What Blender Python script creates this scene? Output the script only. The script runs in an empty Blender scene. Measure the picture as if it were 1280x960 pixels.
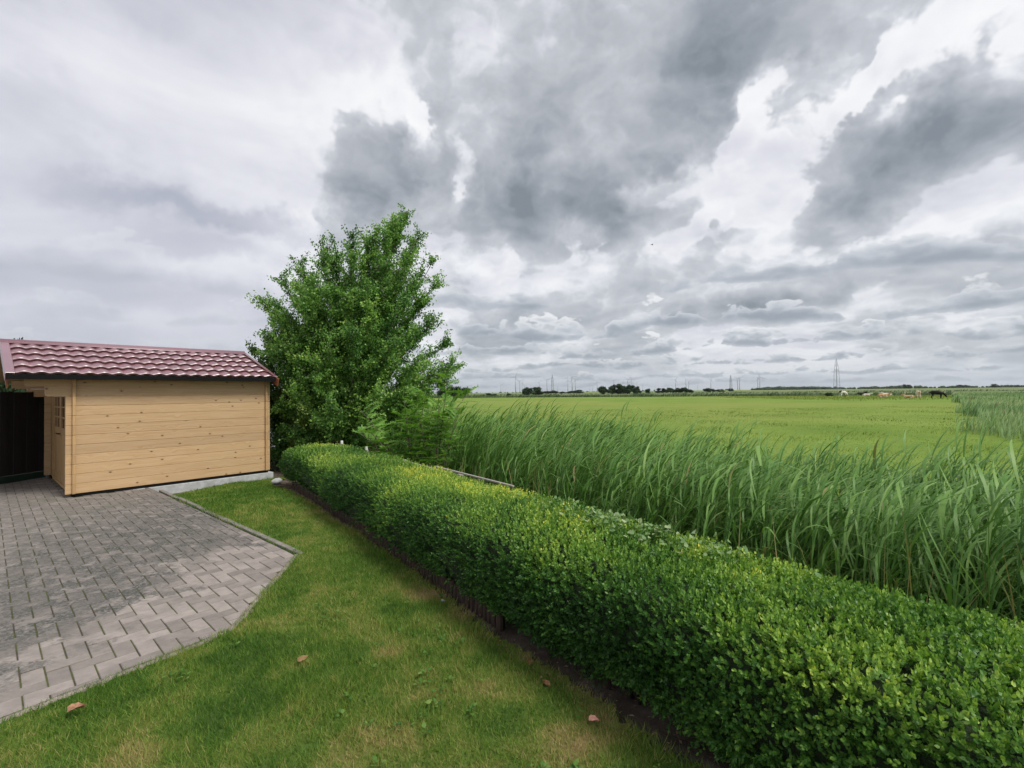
import bpy, bmesh, math, random
import numpy as np
from mathutils import Vector, Matrix, Euler, noise as mnoise

SC = bpy.context.scene
COL = SC.collection
rng = np.random.default_rng(7)
random.seed(7)
R = math.radians

# ------------------------------------------------------------------ camera
CAM_H = 1.6
cam = bpy.data.cameras.new('camera')
cam.lens = 16.875
cam.sensor_width = 36.0
cam.clip_start = 0.05
cam.clip_end = 30000.0
cam_ob = bpy.data.objects.new('camera', cam)
COL.objects.link(cam_ob)
cam_ob.matrix_world = (Matrix.Translation((0, 0, CAM_H))
                       @ Matrix.Rotation(R(90 + 1.003), 4, 'X')
                       @ Matrix.Rotation(R(-0.67), 4, 'Z'))
SC.camera = cam_ob

# ------------------------------------------------------------------ exposure
SC.view_settings.view_transform = 'Standard'
SC.view_settings.look = 'None'
SC.view_settings.gamma = 1.0
SC.view_settings.use_curve_mapping = False
SC.view_settings.exposure = 1.10
SC.render.engine = 'CYCLES'
SC.cycles.max_bounces = 6
SC.cycles.diffuse_bounces = 3
SC.cycles.glossy_bounces = 2
SC.cycles.transmission_bounces = 4
SC.cycles.transparent_max_bounces = 6
SC.cycles.volume_bounces = 0
SC.cycles.use_denoising = True
SC.cycles.caustics_reflective = False
SC.cycles.caustics_refractive = False

# ------------------------------------------------------------------ sun
SUN_AZ, SUN_EL = R(122), R(52)          # azimuth from +Y towards +X
sl = bpy.data.lights.new('sun', 'SUN')
sl.energy = 1.5
sl.angle = R(18)
sl.color = (1.0, 0.955, 0.88)
sun = bpy.data.objects.new('sun', sl)
COL.objects.link(sun)
sdir = Vector((math.sin(SUN_AZ) * math.cos(SUN_EL), math.cos(SUN_AZ) * math.cos(SUN_EL), math.sin(SUN_EL)))
sun.rotation_euler = (-sdir).to_track_quat('-Z', 'Y').to_euler()
sun.location = (20, -20, 40)

# ------------------------------------------------------------------ node helper
class NT:
    def __init__(self, tree):
        self.t = tree; self.n = tree.nodes; self.l = tree.links
    def node(self, typ, **kw):
        nd = self.n.new(typ)
        for k, v in kw.items():
            setattr(nd, k, v)
        return nd
    def put(self, sock, v):
        if hasattr(v, 'is_linked'):
            self.l.new(v, sock)
        else:
            sock.default_value = v
    def math(self, op, a, b=None, c=None, clamp=False):
        nd = self.node('ShaderNodeMath', operation=op, use_clamp=clamp)
        for i, v in enumerate((a, b, c)):
            if v is not None:
                self.put(nd.inputs[i], v)
        return nd.outputs[0]
    def vmath(self, op, a, b=None, out=0):
        nd = self.node('ShaderNodeVectorMath', operation=op)
        self.put(nd.inputs[0], a)
        if b is not None:
            self.put(nd.inputs['Scale'] if op == 'SCALE' else nd.inputs[1], b)
        return nd.outputs['Value'] if op in ('LENGTH', 'DOT_PRODUCT') else nd.outputs[out]
    def noise(self, vec, scale, detail=4, rough=0.5, dist=0.0, lac=2.0, col=False):
        nd = self.node('ShaderNodeTexNoise')
        self.put(nd.inputs['Vector'], vec)
        nd.inputs['Scale'].default_value = scale
        nd.inputs['Detail'].default_value = detail
        nd.inputs['Roughness'].default_value = rough
        nd.inputs['Lacunarity'].default_value = lac
        nd.inputs['Distortion'].default_value = dist
        return nd.outputs['Color'] if col else nd.outputs['Fac']
    def smooth(self, v, a, b, c=0.0, d=1.0, kind='SMOOTHSTEP'):
        nd = self.node('ShaderNodeMapRange', interpolation_type=kind)
        self.put(nd.inputs[0], v)
        for i, x in enumerate((a, b, c, d)):
            self.put(nd.inputs[i + 1], x)
        return nd.outputs[0]
    def ramp(self, v, stops, interp='LINEAR'):
        nd = self.node('ShaderNodeValToRGB')
        cr = nd.color_ramp
        cr.interpolation = interp
        while len(cr.elements) < len(stops):
            cr.elements.new(0.5)
        for e, (p, c) in zip(cr.elements, stops):
            e.position = p
            e.color = (c[0], c[1], c[2], 1.0)
        self.put(nd.inputs[0], v)
        return nd.outputs[0]
    def mix(self, f, a, b, blend='MIX'):
        nd = self.node('ShaderNodeMix', data_type='RGBA', blend_type=blend)
        self.put(nd.inputs[0], f)
        for s, v in ((nd.inputs[6], a), (nd.inputs[7], b)):
            if isinstance(v, tuple) and len(v) == 3:
                v = (*v, 1.0)
            self.put(s, v)
        return nd.outputs[2]
    def sep(self, v):
        nd = self.node('ShaderNodeSeparateXYZ'); self.put(nd.inputs[0], v); return nd.outputs
    def comb(self, x, y, z=0.0):
        nd = self.node('ShaderNodeCombineXYZ')
        for i, v in enumerate((x, y, z)):
            self.put(nd.inputs[i], v)
        return nd.outputs[0]

# ------------------------------------------------------------------ sky: broken overcast
def lin(r, g, b):
    f = lambda c: (c / 255 / 12.92) if c <= 10 else ((c / 255 + 0.055) / 1.055) ** 2.4
    return (f(r), f(g), f(b))

def build_world():
    w = bpy.data.worlds.new('World')
    SC.world = w
    w.use_nodes = True
    T = NT(w.node_tree)
    T.n.clear()
    d = T.node('ShaderNodeTexCoord').outputs['Generated']
    x, y, z = T.sep(d)
    zc = T.math('MAXIMUM', z, 0.0)
    az = T.math('ARCTAN2', x, y)
    el = T.math('ARCSINE', zc)
    # cloud-deck coordinates (a flat layer seen in perspective)
    inv = T.math('DIVIDE', 1.0, T.math('ADD', zc, 0.16))
    P = T.comb(T.math('MULTIPLY', x, inv), T.math('MULTIPLY', y, inv), 3.7)
    A = T.comb(az, el, 0.0)
    # domain warp
    wn = T.noise(P, 1.3, 3, 0.55, col=True)
    wv = T.vmath('SUBTRACT', wn, (0.5, 0.5, 0.5))
    wa = T.noise(d, 5.0, 5, 0.6, col=True)
    wav = T.vmath('SUBTRACT', wa, (0.5, 0.5, 0.5))
    elw = T.smooth(el, 0.0, 0.5, 0.10, 1.0, 'LINEAR')
    Aw = T.vmath('ADD', A, T.vmath('MULTIPLY', T.vmath('SCALE', wav, 0.34), T.comb(1.0, elw, 0.0)))

    def pxa(px, py):
        X = (px - 640) / 600; Z = (490 - py) / 600 + (px - 640) * -0.0000
        Z += (px - 640) * -0.0117 / 600 * 0.0
        return math.atan(X), math.atan(Z / math.sqrt(1 + X * X))
    def blob(px, py, rx, ry, rot, amp, prev):
        a, e = pxa(px, py)
        k = 1.0 / (600 * (1 + math.tan(a) ** 2) ** 0.75)
        mp = T.node('ShaderNodeMapping', vector_type='TEXTURE')
        T.put(mp.inputs[0], Aw)
        mp.inputs['Location'].default_value = (a, e, 0)
        mp.inputs['Rotation'].default_value = (0, 0, R(rot))
        mp.inputs['Scale'].default_value = (rx * k, ry * k, 1)
        g = T.node('ShaderNodeTexGradient', gradient_type='SPHERICAL')
        T.put(g.inputs[0], mp.outputs[0])
        s = T.smooth(g.outputs['Fac'], 0.0, 0.75)
        return T.math('MULTIPLY_ADD', s, amp, prev)
    # broad masses (+ thick cloud, - thin bright gap) and the smooth veil on the left
    m = 0.0
    for b in SKY_BLOBS:
        m = blob(*b, m)
    vm = 0.0
    for b in VEIL_BLOBS:
        vm = blob(*b, vm)
    def heap(up):
        """billowing heap texture in view direction space, flattening towards the horizon as a cloud deck does"""
        zz = T.math('MULTIPLY', T.math('LOGARITHM', T.math('ADD', el, 0.075), math.e), 0.62)
        if up:
            zz = T.math('ADD', zz, up)
        q = T.vmath('ADD', T.comb(x, y, zz), T.vmath('SCALE', wav, 0.14))
        f = T.noise(q, 3.4, 8, 0.48)
        bl = 0.0
        for sc, am in ((6.0, 0.55), (13.0, 0.34), (29.0, 0.20)):
            bl = T.math('MULTIPLY_ADD', T.math('ABSOLUTE', T.math('SUBTRACT', T.noise(q, sc, 0), 0.5)), am * 2, bl)
        return T.math('ADD', T.math('MULTIPLY', T.math('SUBTRACT', f, 0.5), 1.25), T.math('MULTIPLY', T.math('SUBTRACT', bl, 0.30), 0.55))
    h1 = heap(0.0)
    h2 = heap(0.055)
    cum = T.smooth(az, -0.62, -0.20, 0.0, 1.0)
    bias = T.math('ADD', T.smooth(el, 0.03, 0.32, SKY_BIAS_LOW, SKY_BIAS), T.smooth(cum, 0.0, 1.0, -0.42, 0.0, 'LINEAR'))
    amp = T.smooth(el, 0.05, 0.45, 1.3, 1.18)
    D0 = T.math('ADD', T.math('MULTIPLY_ADD', h1, amp, m), bias)
    Du = T.math('ADD', T.math('MULTIPLY_ADD', h2, amp, m), bias)
    alpha = T.smooth(D0, 0.20, 0.36)
    # under-lit bases, bright upper rims: shade by how much cloud lies above
    rel = T.math('MULTIPLY', T.math('SUBTRACT', h2, h1), 0.22)
    thick = T.math('ADD', T.math('MULTIPLY_ADD', Du, 0.72, T.math('MULTIPLY', D0, 0.28)), rel)
    thick = T.math('ADD', thick, T.smooth(el, 0.03, 0.26, -0.14, 0.0))
    thick = T.math('ADD', thick, T.math('MULTIPLY', T.math('SUBTRACT', T.noise(T.vmath('ADD', T.comb(x, y, T.math('MULTIPLY', el, 1.7)), T.vmath('SCALE', wav, 0.2)), 13.0, 7, 0.6), 0.5), 0.42))
    ccol = T.ramp(thick, SKY_RAMP)
    vn = T.noise(T.comb(x, y, T.math('MULTIPLY', el, 3.2)), 2.0, 7, 0.5, 0.4)
    veil = T.math('ADD', T.math('MULTIPLY', T.math('SUBTRACT', vn, 0.5), 0.9), T.math('ADD', vm, T.smooth(cum, 0.0, 1.0, 0.52, 0.28, 'LINEAR')))
    veil = T.math('ADD', veil, T.math('MULTIPLY', T.math('MULTIPLY', T.math('SUBTRACT', h2, h1), 0.7), cum))
    vcol = T.ramp(veil, VEIL_RAMP)
    col = T.mix(alpha, vcol, ccol)
    # banks of heaped cloud one behind the other: rounded bright tops, flat grey bases
    rows = T.smooth(az, -0.40, 0.02, 0.25, 1.0)
    waf = T.vmath('SCALE', T.vmath('SUBTRACT', T.noise(d, 16.0, 4, 0.55, col=True), (0.5, 0.5, 0.5)), 1.0)
    for i, (e0, hh, fr, seed) in enumerate(CLOUD_ROWS):
        # the base of a bank wanders a little along its length
        wob = T.math('MULTIPLY', T.math('SUBTRACT', T.noise(T.comb(az, seed, 0.0), fr * 0.35, 2), 0.5), hh * 1.6)
        rel_ = T.math('DIVIDE', T.math('SUBTRACT', T.math('SUBTRACT', el, wob), e0), hh)
        q = T.vmath('ADD', T.comb(T.math('MULTIPLY', az, fr), T.math('MULTIPLY', el, fr * 1.9), seed), T.vmath('SCALE', waf, min(1.2, fr * 0.05)))
        n = T.noise(q, 1.0, 6, 0.52)
        bl = T.math('ABSOLUTE', T.math('SUBTRACT', T.noise(q, 2.6, 1), 0.5))
        dd = T.math('ADD', T.math('MULTIPLY', T.math('SUBTRACT', n, 0.5), 2.8), T.math('MULTIPLY', T.math('SUBTRACT', bl, 0.12), 1.2))
        prof = T.math('MULTIPLY', T.smooth(rel_, -0.25, 0.05), T.smooth(rel_, 0.0, 1.5, 1.0, -0.5, 'LINEAR'))
        dd = T.math('ADD', dd, T.math('SUBTRACT', prof, 0.60))
        al = T.math('MULTIPLY', T.math('MULTIPLY', T.smooth(dd, 0.0, 0.15), T.math('MULTIPLY', T.smooth(rel_, -0.30, 0.12), T.smooth(rel_, 0.85, 1.35, 1.0, 0.0))), rows)
        sh = T.math('ADD', rel_, T.math('MULTIPLY', T.smooth(dd, 0.0, 0.65, 1.0, 0.0), 0.55))
        rc = T.ramp(T.math('MULTIPLY', sh, 0.8), [(0.02, ROW_DARK), (0.35, lin(176, 182, 190)), (0.62, lin(210, 214, 220)), (0.95, lin(244, 245, 247))])
        col = T.mix(T.math('MULTIPLY', al, 0.92), col, rc)
    hz = T.smooth(el, 0.0, 0.16, 0.22, 0.0)
    col = T.mix(hz, col, lin(200, 212, 225), 'MULTIPLY')
    low = T.smooth(el, -0.01, 0.07, 0.50, 0.0)
    col = T.mix(low, col, lin(208, 220, 232))
    # air light behind the clouds: physically based sky
    sky = T.node('ShaderNodeTexSky', sky_type='NISHITA', sun_disc=False)
    sky.sun_elevation = SUN_EL
    sky.sun_rotation = SUN_AZ
    cl = T.mix(1.0, col, (SKY_GAIN, SKY_GAIN, SKY_GAIN), 'MULTIPLY')
    fin = T.mix(0.96, sky.outputs[0], cl)
    bg = T.node('ShaderNodeBackground')
    T.put(bg.inputs['Color'], fin)
    bg.inputs['Strength'].default_value = 0.1
    out = T.node('ShaderNodeOutputWorld')
    T.l.new(bg.outputs[0], out.inputs['Surface'])
    w.cycles.sampling_method = 'MANUAL'
    w.cycles.sample_map_resolution = 512

SKY_GAIN = 10.0 / 2.14
ROW_DARK = lin(146, 155, 166)
CLOUD_ROWS = [(0.012, 0.015, 32.0, 1.3), (0.027, 0.022, 24.0, 4.1), (0.048, 0.032, 17.0, 7.7), (0.080, 0.048, 12.0, 2.9), (0.122, 0.066, 8.5, 9.2), (0.185, 0.090, 6.0, 5.5)]
SKY_BIAS = 0.34
SKY_BIAS_LOW = 0.40
SKY_RAMP = [(0.06, lin(247, 248, 250)), (0.22, lin(228, 230, 235)), (0.36, lin(203, 206, 212)), (0.54, lin(184, 188, 194)),
            (0.78, lin(157, 163, 170)), (1.0, lin(130, 138, 145))]
VEIL_RAMP = [(0.0, lin(254, 254, 254)), (0.22, lin(246, 246, 249)), (0.42, lin(225, 225, 233)), (0.62, lin(203, 204, 214)), (0.9, lin(176, 180, 194))]
VEIL_BLOBS = [
    (290, 130, 260, 120, 12, -0.16), (500, 170, 80, 90, 0, -0.22), (90, 70, 220, 90, 0, -0.06), (265, 262, 200, 30, 3, 0.24), (240, 300, 150, 22, -4, 0.10), (110, 225, 260, 50, 0, 0.10),
    (120, 340, 300, 45, 0, 0.14), (60, 400, 240, 30, 0, 0.10), (250, 330, 140, 26, 0, -0.08), (30, 130, 120, 60, 0, 0.08),
]
SKY_BLOBS = [
    # px, py, rx, ry, rot, amp
    (780, 140, 340, 170, 28, 0.34), (830, 195, 170, 105, 28, 0.20), (690, 285, 130, 90, 15, 0.24),
    (930, 30, 220, 90, 15, 0.04), (640, 60, 170, 110, 0, 0.10), (450, 85, 120, 60, 0, -0.30),
    (1130, 205, 240, 115, 10, 0.44), (1110, 240, 150, 55, 5, 0.16), (1060, 115, 90, 70, 20, 0.16),
    (455, 200, 70, 130, 4, 0.30), (412, 258, 60, 70, 0, 0.24), (480, 275, 90, 70, 0, 0.18),
    (1065, 300, 170, 38, 6, 0.26), (1230, 345, 150, 50, 8, 0.28),
    (690, 385, 120, 24, 0, 0.24), (890, 400, 180, 30, 4, 0.28), (625, 425, 100, 34, 0, 0.46), (1000, 385, 90, 24, 12, 0.18),
    (830, 330, 170, 34, 12, 0.14),
    (935, 205, 170, 42, 48, -0.42), (1075, 100, 130, 50, 45, -0.26), (1180, 50, 190, 80, 10, -0.34),
    (518, 150, 34, 60, -10, -0.34), (572, 230, 24, 64, 10, -0.30), (725, 300, 44, 26, 30, -0.30), (845, 238, 70, 36, 25, -0.34),
    (610, 345, 60, 26, 0, -0.24), (960, 262, 120, 24, 10, -0.24), (1240, 270, 110, 36, 15, -0.24),
]
build_world()

# ================================================================== helpers
def tag(o, label=None, cat=None, group=None, kind=None):
    if label: o['label'] = label
    if cat: o['category'] = cat
    if group: o['group'] = group
    if kind: o['kind'] = kind
    return o

def link(name, data, mat=None, parent=None, loc=(0, 0, 0), rot=(0, 0, 0), scale=None):
    o = bpy.data.objects.new(name, data)
    COL.objects.link(o)
    o.location = loc
    o.rotation_euler = rot
    if scale is not None: o.scale = scale
    if parent is not None: o.parent = parent
    if mat is not None and data is not None and not data.materials:
        data.materials.append(mat)
    return o

def copy_tree(o, parent=None):
    c = o.copy(); COL.objects.link(c)
    c.parent = parent
    for ch in list(o.children):
        copy_tree(ch, c)
    return c

def np_mesh(name, V, F, attrs=None, smooth=False):
    """V (n,3); F list of int arrays (m,k)."""
    V = np.ascontiguousarray(V, dtype=np.float32)
    me = bpy.data.meshes.new(name)
    me.vertices.add(len(V))
    me.vertices.foreach_set('co', V.ravel())
    F = [np.asarray(f, dtype=np.int32) for f in F if len(f)]
    nl = sum(f.size for f in F); nf = sum(len(f) for f in F)
    me.loops.add(nl); me.polygons.add(nf)
    me.loops.foreach_set('vertex_index', np.concatenate([f.ravel() for f in F]))
    tot = np.concatenate([np.full(len(f), f.shape[1], np.int32) for f in F])
    st = np.concatenate([[0], np.cumsum(tot)[:-1]]).astype(np.int32)
    me.polygons.foreach_set('loop_start', st)
    me.polygons.foreach_set('loop_total', tot)
    if smooth:
        me.polygons.foreach_set('use_smooth', np.ones(nf, bool))
    for k, a in (attrs or {}).items():
        at = me.attributes.new(k, 'FLOAT', 'POINT')
        at.data.foreach_set('value', np.asarray(a, np.float32))
    me.update(calc_edges=True)
    return me

class MB:
    """collects simple solids into one mesh"""
    def __init__(self): self.v = []; self.f = []
    def add(self, vs, fs):
        b = len(self.v); self.v += [tuple(p) for p in vs]
        self.f += [tuple(i + b for i in f) for f in fs]
    def box(self, x0, x1, y0, y1, z0, z1, M=None):
        vs = [Vector(p) for p in ((x0, y0, z0), (x1, y0, z0), (x1, y1, z0), (x0, y1, z0), (x0, y0, z1), (x1, y0, z1), (x1, y1, z1), (x0, y1, z1))]
        if M is not None: vs = [M @ p for p in vs]
        self.add(vs, [(3, 2, 1, 0), (4, 5, 6, 7), (0, 1, 5, 4), (1, 2, 6, 5), (2, 3, 7, 6), (3, 0, 4, 7)])
    def bbox(self, x0, x1, y0, y1, z0, z1, c):
        """box with all twelve edges chamfered by c"""
        bm = bmesh.new()
        bmesh.ops.create_cube(bm, size=1.0)
        for v in bm.verts:
            v.co = Vector(((x0 + x1) / 2 + v.co.x * (x1 - x0), (y0 + y1) / 2 + v.co.y * (y1 - y0), (z0 + z1) / 2 + v.co.z * (z1 - z0)))
        bmesh.ops.bevel(bm, geom=list(bm.edges), offset=c, segments=1, affect='EDGES')
        bm.verts.ensure_lookup_table()
        bm.verts.index_update()
        self.add([v.co.copy() for v in bm.verts], [tuple(v.index for v in f.verts) for f in bm.faces])
        bm.free()
    def tube(self, pts, rad, n=6, cap=True):
        pts = [Vector(p) for p in pts]
        rings = []
        for i, p in enumerate(pts):
            d = (pts[min(i + 1, len(pts) - 1)] - pts[max(i - 1, 0)])
            d = d.normalized() if d.length > 1e-9 else Vector((0, 0, 1))
            a = d.orthogonal().normalized() if i == 0 else (a - d * a.dot(d)).normalized()
            b = d.cross(a)
            r = rad[i] if hasattr(rad, '__len__') else rad
            rings.append([p + (a * math.cos(2 * math.pi * k / n) + b * math.sin(2 * math.pi * k / n)) * r for k in range(n)])
        vs = [q for rg in rings for q in rg]
        fs = []
        for i in range(len(pts) - 1):
            for k in range(n):
                fs.append((i * n + k, i * n + (k + 1) % n, (i + 1) * n + (k + 1) % n, (i + 1) * n + k))
        if cap:
            fs.append(tuple(range(n - 1, -1, -1)))
            fs.append(tuple((len(pts) - 1) * n + k for k in range(n)))
        self.add(vs, fs)
    def prism(self, poly, z0, z1):
        n = len(poly)
        vs = [(p[0], p[1], z0) for p in poly] + [(p[0], p[1], z1) for p in poly]
        self.add(vs, [tuple(range(n - 1, -1, -1)), tuple(range(n, 2 * n))] + [(i, (i + 1) % n, n + (i + 1) % n, n + i) for i in range(n)])
    def mesh(self, name, smooth=False):
        me = bpy.data.meshes.new(name)
        me.from_pydata(self.v, [], self.f)
        if smooth: me.polygons.foreach_set('use_smooth', [True] * len(me.polygons))
        me.update()
        return me

def fbm2(x, y, seed=0, octs=4):
    """cheap value noise on numpy arrays, 0..1"""
    x = np.asarray(x, float); y = np.asarray(y, float)
    r = np.zeros(np.broadcast(x, y).shape); am = 0.5; tot = 0
    for o in range(octs):
        xi = np.floor(x).astype(np.int64); yi = np.floor(y).astype(np.int64)
        fx = x - xi; fy = y - yi
        fx = fx * fx * (3 - 2 * fx); fy = fy * fy * (3 - 2 * fy)
        def h(a, b):
            n = (a * 374761393 + b * 668265263 + (seed + o) * 974634777) & 0xFFFFFFFF
            n = ((n ^ (n >> 13)) * 1274126177) & 0xFFFFFFFF
            return ((n ^ (n >> 16)) & 0xFFFF) / 65535.0
        v = (h(xi, yi) * (1 - fx) + h(xi + 1, yi) * fx) * (1 - fy) + (h(xi, yi + 1) * (1 - fx) + h(xi + 1, yi + 1) * fx) * fy
        r += v * am; tot += am; am *= 0.5; x = x * 2.03 + 17.1; y = y * 2.03 + 5.7
    return r / tot

def nrm(a):
    return a / np.maximum(np.linalg.norm(a, axis=-1, keepdims=True), 1e-9)

def sstep(x, a, b):
    t = np.clip((np.asarray(x, float) - a) / (b - a), 0, 1)
    return t * t * (3 - 2 * t)

def leaf_geo(P, D, U, L, W, fine=True, cup=0.15, droop=0.1):
    """leaf blades: base P, direction D, side U"""
    D = nrm(D); U = nrm(U - D * np.sum(U * D, -1, keepdims=True)); N = np.cross(D, U)
    L = L[:, None]; W = W[:, None]; n = len(P)
    if fine:
        V = np.stack([P, P + D * L * .33 + U * W * .5 + N * W * cup, P + D * L * .33 - U * W * .5 + N * W * cup,
                      P + D * L * .70 + U * W * .38 + N * W * cup * .6 - N * L * droop * .3, P + D * L * .70 - U * W * .38 + N * W * cup * .6 - N * L * droop * .3,
                      P + D * L - N * L * droop], 1).reshape(-1, 3)
        b = (np.arange(n) * 6)[:, None]
        return V, [np.concatenate([b + [0, 1, 2], b + [3, 5, 4]]), b + [1, 3, 4, 2]], 6
    V = np.stack([P, P + D * L * .45 + U * W * .5 + N * W * cup, P + D * L - N * L * droop, P + D * L * .45 - U * W * .5 + N * W * cup], 1).reshape(-1, 3)
    b = (np.arange(n) * 4)[:, None]
    return V, [b + [0, 1, 2, 3]], 4

def join_geo(parts):
    """parts: list of (V, [F...], tint per vertex)"""
    Vs, Fs, Ts, off = [], {}, [], 0
    for V, F, t in parts:
        Vs.append(V); Ts.append(t)
        for f in F:
            Fs.setdefault(f.shape[1], []).append(f + off)
        off += len(V)
    return np.concatenate(Vs), [np.concatenate(v) for v in Fs.values()], np.concatenate(Ts)

# ================================================================== materials
def new_mat(name):
    m = bpy.data.materials.new(name); m.use_nodes = True
    T = NT(m.node_tree); T.n.clear()
    out = T.node('ShaderNodeOutputMaterial')
    p = T.node('ShaderNodeBsdfPrincipled')
    T.l.new(p.outputs[0], out.inputs['Surface'])
    return m, T, p, out

def bump(T, p, h, dist=0.01, strength=0.5):
    b = T.node('ShaderNodeBump'); b.inputs['Strength'].default_value = strength; b.inputs['Distance'].default_value = dist
    T.put(b.inputs['Height'], h); T.l.new(b.outputs[0], p.inputs['Normal'])

def leaf_mat(name, stops, rough=0.45, trans=0.3, noise_scale=None, spec=0.4):
    m, T, p, out = new_mat(name)
    t = T.node('ShaderNodeAttribute', attribute_name='tint').outputs['Fac']
    col = T.ramp(t, stops)
    if noise_scale:
        g = T.node('ShaderNodeNewGeometry').outputs['Position']
        n = T.noise(g, noise_scale, 3, 0.6)
        col = T.mix(T.smooth(n, 0.35, 0.7, 0.0, 0.35), col, T.mix(0.5, col, (1.5, 1.35, 0.9), 'MULTIPLY'))
    T.put(p.inputs['Base Color'], col)
    p.inputs['Roughness'].default_value = rough
    p.inputs['Specular IOR Level'].default_value = spec
    if trans:
        tr = T.node('ShaderNodeBsdfTranslucent'); T.put(tr.inputs['Color'], T.mix(1.0, col, (1.25, 1.35, 0.6), 'MULTIPLY'))
        mx = T.node('ShaderNodeMixShader'); mx.inputs[0].default_value = trans
        T.l.new(p.outputs[0], mx.inputs[1]); T.l.new(tr.outputs[0], mx.inputs[2])
        T.l.new(mx.outputs[0], out.inputs['Surface'])
    return m

def plain_mat(name, col, rough=0.7, spec=0.3, noise=None, var=0.25, bumpd=None, metal=0.0):
    """one colour broken by object-space noise"""
    m, T, p, out = new_mat(name)
    tc = T.node('ShaderNodeTexCoord').outputs['Object']
    rnd = T.node('ShaderNodeObjectInfo').outputs['Random']
    v = T.vmath('ADD', tc, T.comb(T.math('MULTIPLY', rnd, 37.0), T.math('MULTIPLY', rnd, 91.0), rnd))
    n = T.noise(v, noise or 12.0, 6, 0.6)
    f = T.math('ADD', T.smooth(n, 0.25, 0.75, 1 - var, 1 + var, 'LINEAR'), T.math('MULTIPLY', T.math('SUBTRACT', rnd, 0.5), var))
    T.put(p.inputs['Base Color'], T.mix(1.0, col, T.comb(f, f, f), 'MULTIPLY'))
    p.inputs['Roughness'].default_value = rough
    p.inputs['Specular IOR Level'].default_value = spec
    p.inputs['Metallic'].default_value = metal
    if bumpd: bump(T, p, n, bumpd, 0.6)
    return m

def wood_mat(name, light, dark, rough=0.55, knots=True, axis=0):
    m, T, p, out = new_mat(name)
    tc = T.node('ShaderNodeTexCoord').outputs['Object']
    rnd = T.node('ShaderNodeObjectInfo').outputs['Random']
    x, y, z = T.sep(tc)
    if axis == 2: x, z = z, x
    elif axis == 1: x, y = y, x
    x = T.math('ADD', x, T.math('MULTIPLY', rnd, 57.0))
    z2 = T.math('ADD', z, T.math('MULTIPLY', rnd, 13.0))
    yz = T.math('ADD', z2, T.math('MULTIPLY', y, 0.7))
    kc = T.comb(T.math('MULTIPLY', x, 4.2), T.math('MULTIPLY', yz, 6.8), T.math('MULTIPLY', rnd, 9.0))
    vor = T.node('ShaderNodeTexVoronoi', feature='F1', voronoi_dimensions='2D')
    T.put(vor.inputs['Vector'], kc); vor.inputs['Scale'].default_value = 1.0; vor.inputs['Randomness'].default_value = 1.0
    dk = vor.outputs['Distance']
    cellr = T.sep(vor.outputs['Color'])[0]
    bend = T.math('MULTIPLY', T.smooth(dk, 0.0, 0.42, 1.0, 0.0), 0.9)
    g = T.comb(T.math('MULTIPLY', x, 0.9), T.math('ADD', T.math('MULTIPLY', yz, 26.0), bend), 0.0)
    n = T.noise(g, 1.6, 6, 0.6, 0.4)
    fine = T.noise(T.comb(T.math('MULTIPLY', x, 6.0), T.math('MULTIPLY', yz, 190.0), 0.0), 1.0, 3, 0.6)
    f = T.math('ADD', T.math('MULTIPLY', T.smooth(n, 0.35, 0.68), 0.75), T.math('MULTIPLY', fine, 0.25))
    col = T.mix(f, light, dark)
    tone = T.math('ADD', 0.91, T.math('MULTIPLY', rnd, 0.18))
    col = T.mix(1.0, col, T.comb(tone, tone, T.math('POWER', tone, 0.8)), 'MULTIPLY')
    if knots:
        has = T.smooth(cellr, 0.76, 0.78)
        rim = T.math('MULTIPLY', T.smooth(dk, 0.06, 0.16, 1.0, 0.0), has)
        core = T.math('MULTIPLY', T.smooth(dk, 0.03, 0.085, 1.0, 0.0), has)
        col = T.mix(T.math('MULTIPLY', rim, 0.55), col, tuple(c * .6 for c in dark))
        col = T.mix(core, col, (0.085, 0.032, 0.012))
    T.put(p.inputs['Base Color'], col)
    p.inputs['Roughness'].default_value = rough
    p.inputs['Specular IOR Level'].default_value = 0.35
    bump(T, p, f, 0.0015, 0.35)
    return m

M = {}
M['pine'] = wood_mat('pine_boards', (0.55, 0.385, 0.220), (0.455, 0.290, 0.145))
M['pine_v'] = wood_mat('pine_upright', (0.52, 0.345, 0.175), (0.42, 0.255, 0.11), axis=2, knots=False)
M['pine_y'] = wood_mat('pine_cross', (0.52, 0.355, 0.18), (0.42, 0.26, 0.115), axis=1, knots=False)
M['pine_red'] = wood_mat('pine_stained', (0.26, 0.095, 0.045), (0.18, 0.06, 0.025), axis=1, knots=False)
M['fence_dark'] = wood_mat('dark_fence_wood', (0.016, 0.013, 0.012), (0.009, 0.008, 0.008), rough=0.8, axis=2, knots=False)
M['stake'] = wood_mat('brown_stake', (0.075, 0.05, 0.036), (0.03, 0.02, 0.015), rough=0.85, axis=2, knots=False)
M['pale_wood'] = wood_mat('weathered_pale_wood', (0.40, 0.37, 0.33), (0.27, 0.245, 0.21), rough=0.8, axis=2, knots=False)
M['post_wood'] = wood_mat('weathered_post_wood', (0.34, 0.25, 0.17), (0.22, 0.15, 0.09), rough=0.85, axis=2, knots=False)
M['black'] = plain_mat('black_painted_metal', (0.006, 0.006, 0.007), 0.8, 0.15)
M['zinc'] = plain_mat('galvanised_post', (0.25, 0.28, 0.30), 0.45, 0.5, metal=0.6)
M['concrete'] = plain_mat('pale_concrete', (0.40, 0.41, 0.41), 0.85, 0.2, 9.0, 0.3, 0.003)
M['kerb'] = plain_mat('grey_edging_concrete', (0.20, 0.185, 0.17), 0.9, 0.2, 14.0, 0.35, 0.003)
M['green_board'] = plain_mat('dark_green_board', (0.012, 0.03, 0.018), 0.7, 0.3)
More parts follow.
